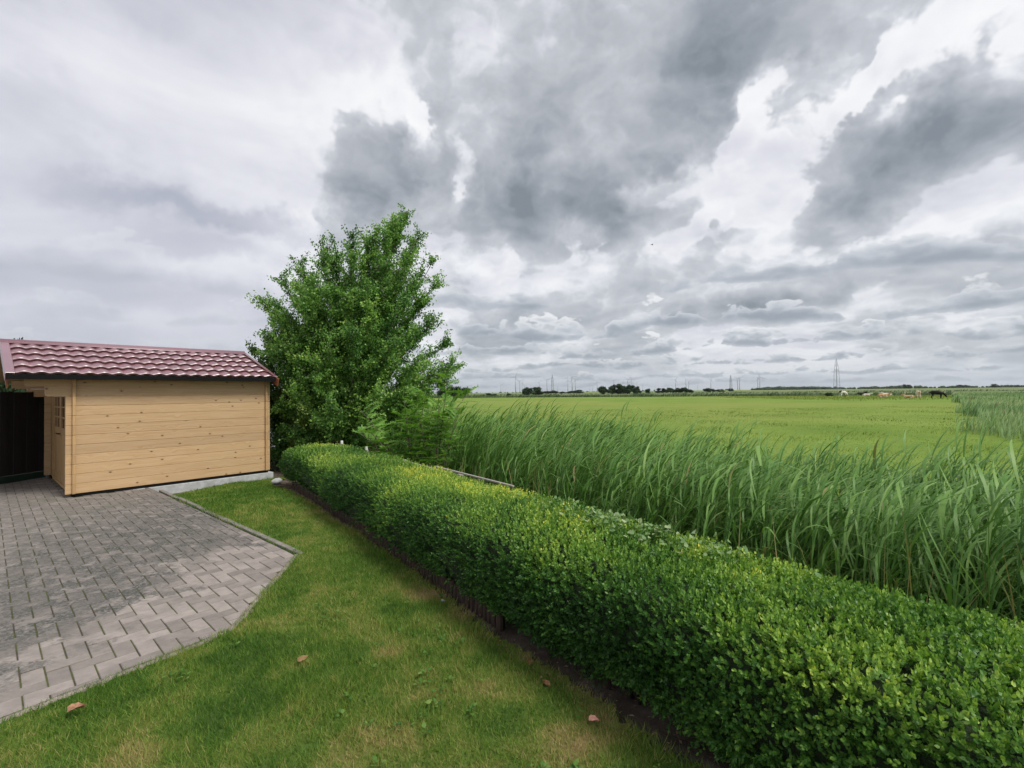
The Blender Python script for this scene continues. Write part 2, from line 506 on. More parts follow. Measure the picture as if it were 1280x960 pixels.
M['white_cap'] = plain_mat('white_post_cap', (0.75, 0.75, 0.72), 0.5, 0.4, 20, 0.1)
M['bark'] = plain_mat('grey_brown_bark', (0.13, 0.10, 0.08), 0.9, 0.2, 25.0, 0.5, 0.01)
M['twig'] = plain_mat('dark_twigs', (0.06, 0.042, 0.03), 0.9, 0.2, 25.0, 0.4)
M['turbine'] = plain_mat('pale_grey_steel', (0.36, 0.40, 0.45), 0.5, 0.3, 0.1, 0.05)
M['pylon'] = plain_mat('lattice_steel', (0.22, 0.25, 0.28), 0.6, 0.3, 0.1, 0.1)
M['bird'] = plain_mat('dark_feathers', (0.02, 0.02, 0.022), 0.8, 0.2)

def glass_mat():
    m, T, p, out = new_mat('window_glass')
    p.inputs['Base Color'].default_value = (0.02, 0.023, 0.027, 1)
    p.inputs['Roughness'].default_value = 0.06
    p.inputs['Specular IOR Level'].default_value = 0.7
    return m
M['glass'] = glass_mat()

def roof_mat():
    m, T, p, out = new_mat('burgundy_coated_steel')
    g = T.node('ShaderNodeNewGeometry').outputs['Position']
    n = T.noise(g, 3.0, 5, 0.6)
    col = T.mix(T.smooth(n, 0.3, 0.7), (0.185, 0.040, 0.062), (0.145, 0.031, 0.048))
    T.put(p.inputs['Base Color'], col)
    T.put(p.inputs['Roughness'], T.smooth(n, 0.3, 0.7, 0.42, 0.52))
    p.inputs['IOR'].default_value = 2.3
    p.inputs['Specular IOR Level'].default_value = 0.6
    p.inputs['Coat Weight'].default_value = 0.8
    p.inputs['Coat Roughness'].default_value = 0.30
    return m
M['roof'] = roof_mat()

# layout constants (metres; camera stands over the world origin)
HA = np.array([-4.40, 9.08]); HD = np.array([0.5915, -0.8063]); HN = np.array([0.8063, 0.5915])   # hedge line, along, outward
SO = np.array([-7.039, 7.765]); SX = np.array([0.66075, 0.75061]); SY = np.array([-0.75061, 0.66075])   # shed corner, side axis, front axis
SHED_ROT = math.atan2(SX[1], SX[0])
PU = np.array([0.739, -0.674]); PV = np.array([0.674, 0.739])     # paver axes

def hedge_xy(t, o):
    t = np.asarray(t, float)[..., None]; o = np.asarray(o, float)[..., None]
    return HA + HD * t + HN * o
def hedge_to(x, y):
    dx = np.asarray(x, float) - HA[0]; dy = np.asarray(y, float) - HA[1]
    return dx * HD[0] + dy * HD[1], dx * HN[0] + dy * HN[1]
def garden_z(x, y):
    """the lawn falls away a little towards the rear corner of the shed"""
    dx = np.asarray(x, float) - SO[0]; dy = np.asarray(y, float) - SO[1]
    lx = dx * SX[0] + dy * SX[1]; ly = dx * SY[0] + dy * SY[1]
    return -0.13 * sstep(lx, 0.8, 3.0) * sstep(ly, -2.6, -0.3)

PAVE_POLY = [(-6.173, 8.288), (-2.196, 4.846), (-2.108, 4.276), (-2.018, 3.684), (-1.965, 3.335), (-2.065, 3.127), (-2.33, 2.774), (-2.573, 2.423), (-4.25, 0.0), (-9.5, -1.2), (-14.0, 4.0), (-14.0, 10.5), (-9.2, 10.7)]

# ================================================================== ground, water, meadow
def strips(name, offs, zs, ts, mat):
    """long strips parallel to the hedge"""
    offs = np.array(offs, float); zs = np.array(zs, float); ts = np.array(ts, float)
    Tt, Oo = np.meshgrid(ts, offs, indexing='ij')
    xy = hedge_xy(Tt, Oo)
    zz = np.broadcast_to(zs, Tt.shape)
    V = np.concatenate([xy, zz[..., None]], -1).reshape(-1, 3)
    n = len(offs); m = len(ts)
    i = (np.arange(m - 1)[:, None] * n + np.arange(n - 1)[None]).ravel()[:, None]
    F = i + np.array([[0, 1, n + 1, n]])
    me = np_mesh(name, V, [F[:, ::-1]], smooth=False)
    # make sure it faces up
    if me.polygons[0].normal.z < 0: me.flip_normals()
    return tag(link(name, me, mat), kind='structure')

def soil_mat():
    m, T, p, out = new_mat('garden_soil')
    g = T.node('ShaderNodeNewGeometry').outputs['Position']
    n = T.noise(g, 6.0, 8, 0.65); n2 = T.noise(g, 60.0, 4, 0.7)
    col = T.ramp(n, [(0.3, (0.055, 0.042, 0.032)), (0.5, (0.11, 0.088, 0.068)), (0.7, (0.19, 0.165, 0.135))])
    col = T.mix(T.smooth(n2, 0.55, 0.7, 0, 0.6), col, (0.15, 0.125, 0.10))
    T.put(p.inputs['Base Color'], col); p.inputs['Roughness'].default_value = 0.95; p.inputs['Specular IOR Level'].default_value = 0.15
    bump(T, p, T.math('ADD', n, T.math('MULTIPLY', n2, 0.4)), 0.03, 0.8)
    return m
M['soil'] = soil_mat()

def meadow_mat():
    m, T, p, out = new_mat('pasture_grass')
    g = T.node('ShaderNodeNewGeometry').outputs['Position']
    gs = T.vmath('MULTIPLY', g, (1.0, 1.0, 0.0))
    big = T.noise(gs, 0.018, 5, 0.55)
    mid = T.noise(gs, 0.16, 6, 0.6)
    fin = T.noise(gs, 2.2, 6, 0.7)
    col = T.ramp(T.math('ADD', T.math('MULTIPLY', mid, 0.6), T.math('MULTIPLY', fin, 0.4)),
                 [(0.30, (0.090, 0.165, 0.022)), (0.48, (0.142, 0.225, 0.034)), (0.58, (0.180, 0.262, 0.046)), (0.74, (0.235, 0.290, 0.072))])
    col = T.mix(T.smooth(big, 0.40, 0.60, 0.0, 0.55), col, (0.24, 0.26, 0.065))
    T.put(p.inputs['Base Color'], col); p.inputs['Roughness'].default_value = 0.9; p.inputs['Specular IOR Level'].default_value = 0.1
    bump(T, p, fin, 0.15, 0.6)
    return m
M['meadow'] = meadow_mat()

def water_mat():
    m, T, p, out = new_mat('ditch_water')
    g = T.node('ShaderNodeNewGeometry').outputs['Position']
    p.inputs['Base Color'].default_value = (0.010, 0.012, 0.008, 1)
    p.inputs['Roughness'].default_value = 0.08
    bump(T, p, T.noise(g, 5.0, 3, 0.5), 0.01, 0.3)
    return m
M['water'] = water_mat()

strips('garden_ground', [-600, -30, -6, 0.9, 1.25, 1.9, 2.6, 3.8, 4.8, 5.6], [-0.2, -0.2, -0.16, -0.16, -0.13, -0.5, -0.85, -0.85, -0.55, -0.36], [-9000, -300, -40, -10, 0, 5, 10, 20, 60, 400], M['soil'])
strips('meadow', [5.4, 7, 12, 20, 40, 80, 160, 300, 600, 1200, 3000, 9000, 16000], [-0.30] * 13, list(np.concatenate([[-16000, -4000, -1000, -300, -100], np.linspace(-60, 60, 25), [100, 300, 1000, 4000, 16000]])), M['meadow'])
strips('ditch_water', [1.7, 5.3], [-0.62, -0.62], [-60, 40], M['water'])

# soil strip under the hedge and at the edge of the lawn, following the fall of the ground
def patch_sheet(name, inside, x0, x1, y0, y1, step, zoff, mat, attr=None, kind='structure', clipz=None):
    nx = int((x1 - x0) / step) + 1; ny = int((y1 - y0) / step) + 1
    X, Y = np.meshgrid(x0 + np.arange(nx) * step, y0 + np.arange(ny) * step, indexing='ij')
    Z = garden_z(X, Y) + zoff
    if clipz is not None: Z = Z + clipz(X, Y)
    V = np.stack([X, Y, Z], -1).reshape(-1, 3)
    cx = X[:-1, :-1] + step / 2; cy = Y[:-1, :-1] + step / 2
    ok = inside(cx, cy).ravel()
    i = (np.arange(nx - 1)[:, None] * ny + np.arange(ny - 1)[None]).ravel()[ok][:, None]
    F = i + np.array([[0, ny, ny + 1, 1]])
    used = np.unique(F); mp = np.full(len(V), -1); mp[used] = np.arange(len(used))
    V = V[used]; F = mp[F]
    me = np_mesh(name, V, [F], attrs={'tint': attr(V[:, 0], V[:, 1])} if attr else None, smooth=True)
    return tag(link(name, me, mat), kind=kind)

def in_convex(poly, x, y, grow=0.0):
    poly = np.array(poly); c = poly.mean(0); ok = np.ones(np.shape(x), bool)
    for i in range(len(poly)):
        a = poly[i]; b = poly[(i + 1) % len(poly)]
        n = np.array([b[1] - a[1], a[0] - b[0]]); n = n / np.linalg.norm(n)
        if np.dot(c - a, n) > 0: n = -n
        ok &= ((x - a[0]) * n[0] + (y - a[1]) * n[1]) < grow
    return ok

SOIL_EDGE = np.array([(-4.75, 9.35), (-4.30, 8.75), (-3.20, 7.43), (-2.42, 6.39), (-1.70, 5.45), (-1.30, 4.93), (-0.92, 4.39), (-0.62, 4.00), (-0.38, 3.53), (-0.14, 3.17), (0.10, 2.90), (0.37, 2.57), (0.57, 2.32), (0.77, 2.10), (1.38, 1.31), (2.7, -0.6), (3.5, -1.8)])
def soil_edge_x(y):
    o = np.argsort(SOIL_EDGE[:, 1])
    return np.interp(y, SOIL_EDGE[o, 1], SOIL_EDGE[o, 0])
def shed_local(x, y):
    dx = x - SO[0]; dy = y - SO[1]
    return dx * SX[0] + dy * SX[1], dx * SY[0] + dy * SY[1]
def in_lawn(x, y, grow=0.0):
    lx, ly = shed_local(x, y)
    wob = (fbm2(x * 3, y * 3, 5, 3) - 0.5) * 0.16
    return (x < soil_edge_x(y) + wob + grow) & ~in_convex(PAVE_POLY, x, y, 0.035 - grow) & (ly < -0.03 + grow) & (y > -1.7) & (x > -5.5)
def lawn_tint(x, y):
    """0 lush .. 1 straw"""
    n = fbm2(x * 1.1 + 3, y * 1.1, 11, 4); f = fbm2(x * 5.0, y * 5.0, 23, 3)
    g = fbm2(x * 13.0, y * 13.0, 29, 2)
    t = 0.10 + sstep(n * 0.40 + f * 0.36 + g * 0.24, 0.36, 0.72) * 0.50
    for cx, cy, r, a in ((-1.27, 2.90, 0.07, 0.5), (-1.0, 2.55, 0.28, 0.22), (-0.75, 3.0, 0.18, 0.3), (-0.55, 2.2, 0.3, 0.3), (-0.10, 2.62, 0.16, 0.3), (-0.75, 3.85, 0.16, 0.45), (-2.0, 4.6, 0.5, 0.2), (-1.7, 2.2, 0.2, 0.3), (-0.35, 3.2, 0.14, 0.3), (0.3, 2.2, 0.2, 0.35)):
        t = t + a * np.exp(-(((x - cx) ** 2 + (y - cy) ** 2) / r ** 2))
    for cx, cy, r in ((-0.86, 3.62, 0.22), (-0.15, 2.35, 0.2), (-1.6, 3.0, 0.25), (-1.5, 2.5, 0.2)):
        t = t - 0.35 * np.exp(-(((x - cx) ** 2 + (y - cy) ** 2) / r ** 2))
    # trampled rim along the soil
    t = t + 0.25 * sstep(x - soil_edge_x(y), -0.25, 0.05)
    return np.clip(t, 0, 1)

def soil_in(x, y):
    t, o = hedge_to(x, y)
    return (o < 1.28) & (x > soil_edge_x(y) - 0.5) & (t < 14)
patch_sheet('soil_strip', soil_in, -6.0, 4.5, -2.0, 11.5, 0.1, -0.028, M['soil'], clipz=lambda X, Y: (fbm2(X * 4, Y * 4, 3, 4) - 0.5) * 0.03)

GRASS_STOPS = [(0.0, (0.054, 0.132, 0.016)), (0.25, (0.108, 0.212, 0.028)), (0.5, (0.190, 0.272, 0.046)), (0.72, (0.30, 0.285, 0.090)), (1.0, (0.44, 0.33, 0.16))]
def lawn_sheet_mat():
    m, T, p, out = new_mat('lawn_thatch')
    t = T.node('ShaderNodeAttribute', attribute_name='tint').outputs['Fac']
    g = T.node('ShaderNodeNewGeometry').outputs['Position']
    n = T.noise(g, 40.0, 6, 0.7)
    col = T.ramp(T.math('ADD', t, T.math('MULTIPLY', T.math('SUBTRACT', n, 0.5), 0.7)), GRASS_STOPS)
    col = T.mix(0.45, col, (0.05, 0.042, 0.022))
    T.put(p.inputs['Base Color'], col); p.inputs['Roughness'].default_value = 0.95; p.inputs['Specular IOR Level'].default_value = 0.1
    bump(T, p, n, 0.02, 0.8)
    return m
M['lawn'] = lawn_sheet_mat()
patch_sheet('lawn', in_lawn, -6.5, 3.6, -1.7, 10.5, 0.05, -0.006, M['lawn'], attr=lawn_tint)

def grass_blades():
    xs = []; wd = []
    for (y0, y1, dens, wide) in ((-1.7, 1.9, 1500, 1.0), (1.9, 3.1, 15000, 1.0), (3.1, 4.6, 10000, 1.25), (4.6, 6.4, 6000, 1.7), (6.4, 10.3, 4000, 2.4)):
        n = int((y1 - y0) * 10.0 * dens)
        x = rng.uniform(-6.3, 3.5, n); y = rng.uniform(y0, y1, n)
        k = in_lawn(x, y, 0.03) & (rng.random(n) < 1.0)
        # thin out at the ragged soil edge
        k &= rng.random(n) > 0.75 * sstep(x - soil_edge_x(y), -0.12, 0.08)
        xs.append(np.stack([x[k], y[k]], 1)); wd.append(np.full(k.sum(), wide))
    P = np.concatenate(xs); wd = np.concatenate(wd); n = len(P)
    x, y = P[:, 0], P[:, 1]
    tint = lawn_tint(x, y)
    z = garden_z(x, y) - 0.006
    tall = 0.020 + 0.026 * fbm2(x * 2.5, y * 2.5, 31, 3)
    # lusher tufts
    tall = tall + 0.022 * sstep(fbm2(x * 3.1, y * 3.1, 77, 2), 0.62, 0.8)
    L = tall * rng.uniform(0.6, 1.45, n)
    a = rng.uniform(0, 2 * math.pi, n); lean = rng.uniform(0.15, 1.25, n)
    D = np.stack([np.cos(a) * lean, np.sin(a) * lean, np.ones(n)], 1); D = nrm(D)
    a2 = rng.uniform(0, 2 * math.pi, n); U = np.stack([np.cos(a2), np.sin(a2), np.zeros(n)], 1)
    W = rng.uniform(0.0022, 0.0048, n) * wd
    B = np.stack([x, y, z], 1)
    V = np.stack([B - U * W[:, None] * .5, B + U * W[:, None] * .5, B + D * L[:, None]], 1).reshape(-1, 3)
    F = np.arange(n * 3).reshape(-1, 3)
    t = np.clip(tint + rng.normal(0, 0.20, n), 0, 1)
    me = np_mesh('lawn_grass', V, [F], attrs={'tint': np.repeat(t, 3)})
    return tag(link('lawn_grass', me, leaf_mat('lawn_blades', GRASS_STOPS, 0.6, 0.25, spec=0.2)), kind='stuff')
grass_blades()

# ================================================================== paving
def paver_mat(use_island):
    m, T, p, out = new_mat('paver_concrete')
    g = T.node('ShaderNodeNewGeometry')
    pos = g.outputs['Position']
    rnd = T.math('FRACT', T.math('ADD', T.node('ShaderNodeObjectInfo').outputs['Random'], g.outputs['Random Per Island'])) if use_island else T.node('ShaderNodeObjectInfo').outputs['Random']
    fine = T.noise(pos, 120.0, 4, 0.7); mid = T.noise(pos, 9.0, 6, 0.65)
    col = T.mix(T.smooth(mid, 0.3, 0.7), (0.295, 0.260, 0.236), (0.225, 0.198, 0.180))
    tone = T.math('ADD', 0.80, T.math('MULTIPLY', rnd, 0.42))
    col = T.mix(1.0, col, T.comb(tone, tone, tone), 'MULTIPLY')
    col = T.mix(T.smooth(fine, 0.55, 0.75, 0, 0.35), col, (0.36, 0.34, 0.33))
    # algae and soot: lies thick on the middle of the yard, thin towards the lawn edge
    x, y, z = T.sep(pos)
    wig = T.noise(pos, 1.1, 7, 0.66)
    wig2 = T.noise(T.vmath('MULTIPLY', pos, (1.0, 1.0, 0.0)), 5.0, 9, 0.78)
    edge = T.math('ADD', T.math('MULTIPLY', T.math('SUBTRACT', wig, 0.5), 4.6), T.math('MULTIPLY', T.math('SUBTRACT', wig2, 0.5), 2.6))
    k = T.smooth(T.math('ADD', x, edge), -3.25, -2.85, 1.0, 0.0)
    far = T.smooth(T.math('ADD', x, edge), -6.2, -4.4, 0.62, 1.0)
    k = T.math('MULTIPLY', T.math('MULTIPLY', k, far), T.smooth(wig2, 0.38, 0.56, 0.25, 1.0))
    k = T.math('MULTIPLY', k, T.math('ADD', 0.62, T.math('MULTIPLY', rnd, 0.45)))
    k = T.math('MULTIPLY', k, T.smooth(T.noise(pos, 42.0, 5, 0.75), 0.34, 0.58, 0.45, 1.15), clamp=True)
    col = T.mix(k, col, T.mix(T.smooth(wig2, 0.35, 0.65), (0.042, 0.045, 0.042), (0.085, 0.087, 0.078)))
    gr = T.smooth(T.noise(pos, 0.9, 5, 0.6), 0.52, 0.70, 0.0, 0.30)
    col = T.mix(gr, col, (0.14, 0.15, 0.105))
    T.put(p.inputs['Base Color'], col); p.inputs['Roughness'].default_value = 0.88; p.inputs['Specular IOR Level'].default_value = 0.25
    bump(T, p, T.math('ADD', fine, T.math('MULTIPLY', mid, 0.5)), 0.0025, 0.5)
    return m
M['paver'] = paver_mat(False); M['paver_far'] = paver_mat(True)

def joint_mat():
    m, T, p, out = new_mat('mossy_joint_sand')
    pos = T.node('ShaderNodeNewGeometry').outputs['Position']
    n = T.noise(pos, 5.0, 6, 0.65); f = T.noise(pos, 60.0, 4, 0.7)
    col = T.mix(T.smooth(n, 0.42, 0.58), (0.070, 0.060, 0.046), (0.085, 0.100, 0.035))
    col = T.mix(T.smooth(f, 0.5, 0.7, 0, 0.5), col, (0.12, 0.105, 0.075))
    T.put(p.inputs['Base Color'], col); p.inputs['Roughness'].default_value = 0.95; p.inputs['Specular IOR Level'].default_value = 0.1
    bump(T, p, f, 0.004, 0.7)
    return m
bed = MB()
bed.add([(x, y, -0.0052) for x, y in PAVE_POLY], [tuple(range(len(PAVE_POLY) - 1, -1, -1))])
bme = bed.mesh('paving')
if bme.polygons[0].normal.z < 0: bme.flip_normals()
paving = tag(link('paving', bme, joint_mat()), kind='structure')

def clip_poly(P, a, b, inside_pt):
    """Sutherland-Hodgman against the line a-b, keeping the side of inside_pt"""
    n = np.array([b[1] - a[1], a[0] - b[0]], float); n /= np.linalg.norm(n)
    if np.dot(inside_pt - a, n) > 0: n = -n
    out = []
    for i in range(len(P)):
        p, q = P[i], P[(i + 1) % len(P)]
        dp, dq = np.dot(p - a, n), np.dot(q - a, n)
        if dp <= 0: out.append(p)
        if (dp < 0) != (dq < 0) and abs(dp - dq) > 1e-12:
            out.append(p + (q - p) * dp / (dp - dq))
    return out

def paver_solid(mb, poly, z=0.0, ch=0.0035, depth=0.03, tilt=(0, 0)):
    poly = [np.array(p, float) for p in poly]
    c = sum(poly) / len(poly); n = len(poly)
    top = []
    for i in range(n):
        p = poly[i]; d = c - p; d = d / max(np.linalg.norm(d), 1e-6)
        top.append(p + d * ch * 1.4)
    def zz(p, dz): return (p[0], p[1], z + dz + tilt[0] * (p[0] - c[0]) + tilt[1] * (p[1] - c[1]))
    vs = [zz(p, 0) for p in top] + [zz(p, -ch) for p in poly] + [zz(p, -depth) for p in poly]
    fs = [tuple(range(n))]
    for i in range(n):
        j = (i + 1) % n
        fs.append((i, n + i, n + j, j)); fs.append((n + i, 2 * n + i, 2 * n + j, n + j))
    mb.add(vs, fs)

def build_pavers():
    c = 0.1025; g = 0.0034
    org = np.array([-2.885, 2.820]) - (PV * 3 * c)          # lattice origin so that r==3 falls on a long paver
    pp = np.array(PAVE_POLY); cen = pp.mean(0)
    full = MB(); paver_solid(full, [(-c + g, -c / 2 + g), (c - g, -c / 2 + g), (c - g, c / 2 - g), (-c + g, c / 2 - g)], 0)
    full_me = full.mesh('paver')
    au = math.atan2(PU[1], PU[0]); av = math.atan2(PV[1], PV[0])
    items = []
    N = 130
    for i in range(-N, N):
        for j in range(-N, N):
            r = (i - j) % 4
            if r == 0: ci, cj, kind = i + 1.0, j + 0.5, 'v'
            elif r == 3: ci, cj, kind = i + 0.5, j + 1.0, 'u'
            else: continue
            ctr = org + PV * ci * c + PU * cj * c
            x, y = ctr
            if not in_convex(PAVE_POLY, x, y, 0.11): continue
            if y < -0.5 or x < -13: continue
            lx, ly = shed_local(x, y)
            if lx > -0.02 and ly > 0.02 and lx < 3.1 and ly < 3.1: continue
            if x < -9.7 or y > 9.6: continue
            ax, lat = (PV, PU) if kind == 'v' else (PU, PV)
            poly = [ctr + ax * sx * (c - g) + lat * sy * (c / 2 - g) for sx, sy in ((-1, -1), (1, -1), (1, 1), (-1, 1))]
            inside = all(in_convex(PAVE_POLY, p[0], p[1], -0.004) for p in poly)
            if not inside:
                for q in range(len(pp)):
                    a, b = pp[q], pp[(q + 1) % len(pp)]
                    dn = np.array([b[1] - a[1], a[0] - b[0]]); dn /= np.linalg.norm(dn)
                    if np.dot(cen - a, dn) > 0: dn = -dn
                    poly = clip_poly(poly, a - dn * 0.006, b - dn * 0.006, cen)
                    if len(poly) < 3: break
                if len(poly) < 3: continue
                ar = 0.5 * abs(sum(poly[k][0] * poly[(k + 1) % len(poly)][1] - poly[(k + 1) % len(poly)][0] * poly[k][1] for k in range(len(poly))))
                if ar < 0.0006: continue
            items.append((ctr, kind, poly, inside))
    def seen(ctr):
        x, y = ctr
        return y > 1.9 and x / y > -1.09
    def key(it):
        x, y = it[0]
        return (x * x + y * y) if seen(it[0]) else 1e9
    items.sort(key=key)
    rest = MB()
    for k, (ctr, kind, poly, inside) in enumerate(items):
        z = random.gauss(0, 0.0012); tilt = (random.gauss(0, 0.006), random.gauss(0, 0.006))
        if k < 299 and seen(ctr):
            rot = (au if kind == 'u' else av) + random.choice((0, math.pi))
            if inside:
                o = link('paver', full_me, M['paver'], paving, (ctr[0], ctr[1], z), (tilt[1], -tilt[0], rot))
            else:
                mb = MB(); cc = sum(poly) / len(poly)
                if np.cross(poly[1] - poly[0], poly[2] - poly[1]) < 0: poly = poly[::-1]
                paver_solid(mb, [p - cc for p in poly], 0)
                link('paver', mb.mesh('paver'), M['paver'], paving, (cc[0], cc[1], z))
        else:
            if np.cross(poly[1] - poly[0], poly[2] - poly[1]) < 0: poly = poly[::-1]
            paver_solid(rest, poly, z, tilt=tilt)
    tag(link('pavers', rest.mesh('pavers'), M['paver_far'], paving), kind='stuff')
build_pavers()

# kerb: thin concrete edging on the lawn side of the yard, with open joints
def build_kerb():
    a = np.array([-6.05, 8.19]); b = np.array([-2.175, 4.835]); d = (b - a) / np.linalg.norm(b - a); n = np.array([-d[1], d[0]])
    if n[0] < 0: n = -n
    L = np.linalg.norm(b - a); k = tag(link('kerb', None), 'low grey concrete edging dividing the paved yard from the lawn', 'kerb')
    s = 0.0
    while s < L - 0.05:
        ln = min(0.995, L - s)
        mb = MB(); mb.bbox(0.004, ln - 0.004, 0.022, 0.078, -0.15, 0.012, 0.006)
        link('edging_slab', mb.mesh('edging_slab'), M['kerb'], k, (a[0] + d[0] * s + random.gauss(0, .004), a[1] + d[1] * s, random.gauss(0, .004)), (random.gauss(0, .01), 0, math.atan2(d[1], d[0]) + random.gauss(0, .004)))
        s += ln
    # sandy mortar haunch on the other edge
    pts = [np.array(p) for p in PAVE_POLY[1:9]]
    mb = MB(); fs = []; vs = []
    dense = []
    for p, q in zip(pts[:-1], pts[1:]):
        m = max(2, int(np.linalg.norm(q - p) / 0.06))
        dense += [p + (q - p) * t / m for t in range(m)]
    dense.append(pts[-1])
    for i, p in enumerate(dense):
        t = dense[min(i + 1, len(dense) - 1)] - dense[max(i - 1, 0)]; t = t / np.linalg.norm(t)
        nn = np.array([-t[1], t[0]])
        if np.dot(nn, p - np.array([-5.0, 4.0])) < 0: nn = -nn
        wdt = 0.045 + 0.03 * (fbm2(p[0] * 7, p[1] * 7, 9, 3) - 0.5)
        for o, z in ((-0.012, -0.016), (0.0, 0.002 + random.gauss(0, .001)), (wdt * .6, 0.003 + random.gauss(0, .002)), (wdt, -0.02)):
            vs.append((*(p + nn * o), z))
    for i in range(len(dense) - 1):
        for j in range(3):
            fs.append((4 * i + j, 4 * i + j + 1, 4 * i + j + 5, 4 * i + j + 4))
    mb.add(vs, fs); me = mb.mesh('edge_mortar', True)
    if me.polygons[0].normal.z < 0: me.flip_normals()
    link('edge_mortar', me, plain_mat('sandy_mortar', (0.27, 0.235, 0.20), 0.95, 0.15, 18.0, 0.4, 0.004), paving)
build_kerb()

# ================================================================== log shed
def build_shed():
    sh = tag(link('shed', None, None, None, (SO[0], SO[1], 0.0), (0, 0, SHED_ROT)),
             'new pale pine log shed with stepped log ends under a burgundy metal tile roof', 'shed')
    H = 0.157; Z0 = 0.05; NK = 12; W = 3.0; LEN = 3.0; TOP = Z0 + NK * H
    # base
    mb = MB(); mb.box(-0.055, LEN - 0.03, 0.012, W - 0.012, 0.004, Z0 - 0.002); link('black_base_strip', mb.mesh('black_base_strip'), M['black'], sh)  # flat black box below the lowest plank
    mb = MB(); mb.bbox(0.72, LEN + 0.06, -0.03, W + 0.05, -0.30, 0.0, 0.008); link('concrete_slab', mb.mesh('concrete_slab'), M['concrete'], sh)
    def backing(name, x0, x1, y0, y1, z0, z1, mat=M['pine_y']):
        b = MB(); b.box(x0, x1, y0, y1, z0, z1); return link(name, b.mesh(name), mat, sh)
    # side wall towards the lawn
    wall = backing('wall', 0.0, LEN - 0.06, 0.012, 0.04, Z0, TOP)
    def plank(parent, y0, x0, x1, k, rnd_front=False, dz=0.0):
        b = MB(); z0 = Z0 + k * H + 0.0012; z1 = Z0 + (k + 1) * H - 0.0012
        if rnd_front:
            r = 0.035; n = 5
            prof = [(x1, z0), (x1, z1), (x0, z1), (x0, z0 + r)] + [(x0 + r - r * math.cos(a), z0 + r - r * math.sin(a)) for a in [math.pi / 2 * (i + 1) / n for i in range(n)]]
            m = len(prof)
            vs = [(p[0], y0, p[1]) for p in prof] + [(p[0], y0 + 0.042, p[1]) for p in prof]
            b.add(vs, [tuple(range(m)), tuple(range(2 * m - 1, m - 1, -1))] + [((i + 1) % m, i, m + i, m + (i + 1) % m) for i in range(m)])
            me = b.mesh('plank')
            bm = bmesh.new(); bm.from_mesh(me); bmesh.ops.recalc_face_normals(bm, faces=bm.faces[:]); bm.to_mesh(me); bm.free()
        else:
            b.bbox(x0, x1, y0, y0 + 0.042, z0, z1, 0.0045); me = b.mesh('plank')
        return link('plank', me, M['pine'], parent, (0, dz, 0))
    for k in range(NK):
        x0 = -0.137
        if k == NK - 1: x0 = -0.60
        elif k == NK - 2: x0 = -0.375
        plank(wall, 0.0, x0, LEN, k, k >= NK - 2, dz=-0.0015 * (k % 2) + random.gauss(0, 0.0006))
    # far side wall with its own stepped log ends
    wall2 = backing('wall', 0.0, LEN - 0.06, W - 0.04, W - 0.012, Z0, TOP)
    for k in range(NK):
        x0 = -0.15
        if k == NK - 1: x0 = -0.61
        elif k == NK - 2: x0 = -0.40
        plank(wall2, W - 0.042, x0, LEN, k, k >= NK - 2)
    # front wall: logs cross the side walls at the corners, door in the middle
    wall3 = backing('wall', -0.045, -0.02, 0.02, W - 0.02, Z0 + 11 * H, TOP)
    def cross(parent, y0, y1, k, x=-0.058, zs=0.0):
        b = MB(); b.bbox(x, x + 0.042, y0, y1, Z0 + k * H + 0.0015 + zs, Z0 + (k + 1) * H - 0.0015 + zs, 0.0045)
        return link('plank', b.mesh('plank'), M['pine_y'], parent)
    D0, D1 = 0.40, 2.50
    for k in range(NK):
        if k < 11:
            cross(wall3, 0.043, D0, k); cross(wall3, D1, W - 0.043, k)
        else:
            cross(wall3, 0.043, W - 0.043, k)
        for yy in ((-0.048, -0.0025), (W + 0.0025, W + 0.048)):
            b = MB(); b.bbox(-0.058, -0.016, yy[0], yy[1], Z0 + k * H + 0.001, Z0 + (k + 1) * H - 0.001, 0.005)
            link('log_end', b.mesh('log_end'), M['pine_v'], wall3, (0, 0, random.gauss(0, .0008)))
    # rear wall log ends on the visible side
    wall4 = backing('wall', LEN - 0.10, LEN - 0.06, 0.02, W - 0.02, Z0, TOP)
    for k in range(NK):
        b = MB(); b.bbox(LEN - 0.10, LEN - 0.058, -0.048, -0.0025, Z0 + k * H + 0.001, Z0 + (k + 1) * H - 0.001, 0.005)
        link('log_end', b.mesh('log_end'), M['pine_v'], wall4, (0, 0, random.gauss(0, .0008)))
        b = MB(); b.bbox(LEN - 0.058, LEN - 0.016, 0.043, W - 0.043, Z0 + k * H + 0.0015, Z0 + (k + 1) * H - 0.0015, 0.0045)
        link('plank', b.mesh('plank'), M['pine_y'], wall4)
    # gables
    EZ, RZ, EY, RY = 1.945, 2.545, -0.22, 1.5
    tan = (RZ - EZ) / (RY - EY)
    for gx in (-0.058, LEN - 0.10):
        g = None
        for k in range(4):
            z0 = TOP + k * H; z1 = min(z0 + H - 0.003, RZ - 0.06)
            y0 = EY + (z0 + 0.045 - EZ) / tan; y1 = EY + (z1 + 0.045 - EZ) / tan
            y0 = max(y0, 0.0)
            b = MB(); q = [(y0, z0), (W - y0, z0), (W - y1, z1), (y1, z1)]
            b.add([(gx, p[0], p[1]) for p in q] + [(gx + 0.042, p[0], p[1]) for p in q], [(3, 2, 1, 0), (4, 5, 6, 7), (0, 1, 5, 4), (1, 2, 6, 5), (2, 3, 7, 6), (3, 0, 4, 7)])
            me = b.mesh('gable' if k == 0 else 'plank')
            if k == 0: g = link('gable', me, M['pine_y'], sh)
            else: link('plank', me, M['pine_y'], g)
    # double door
    fr = MB()
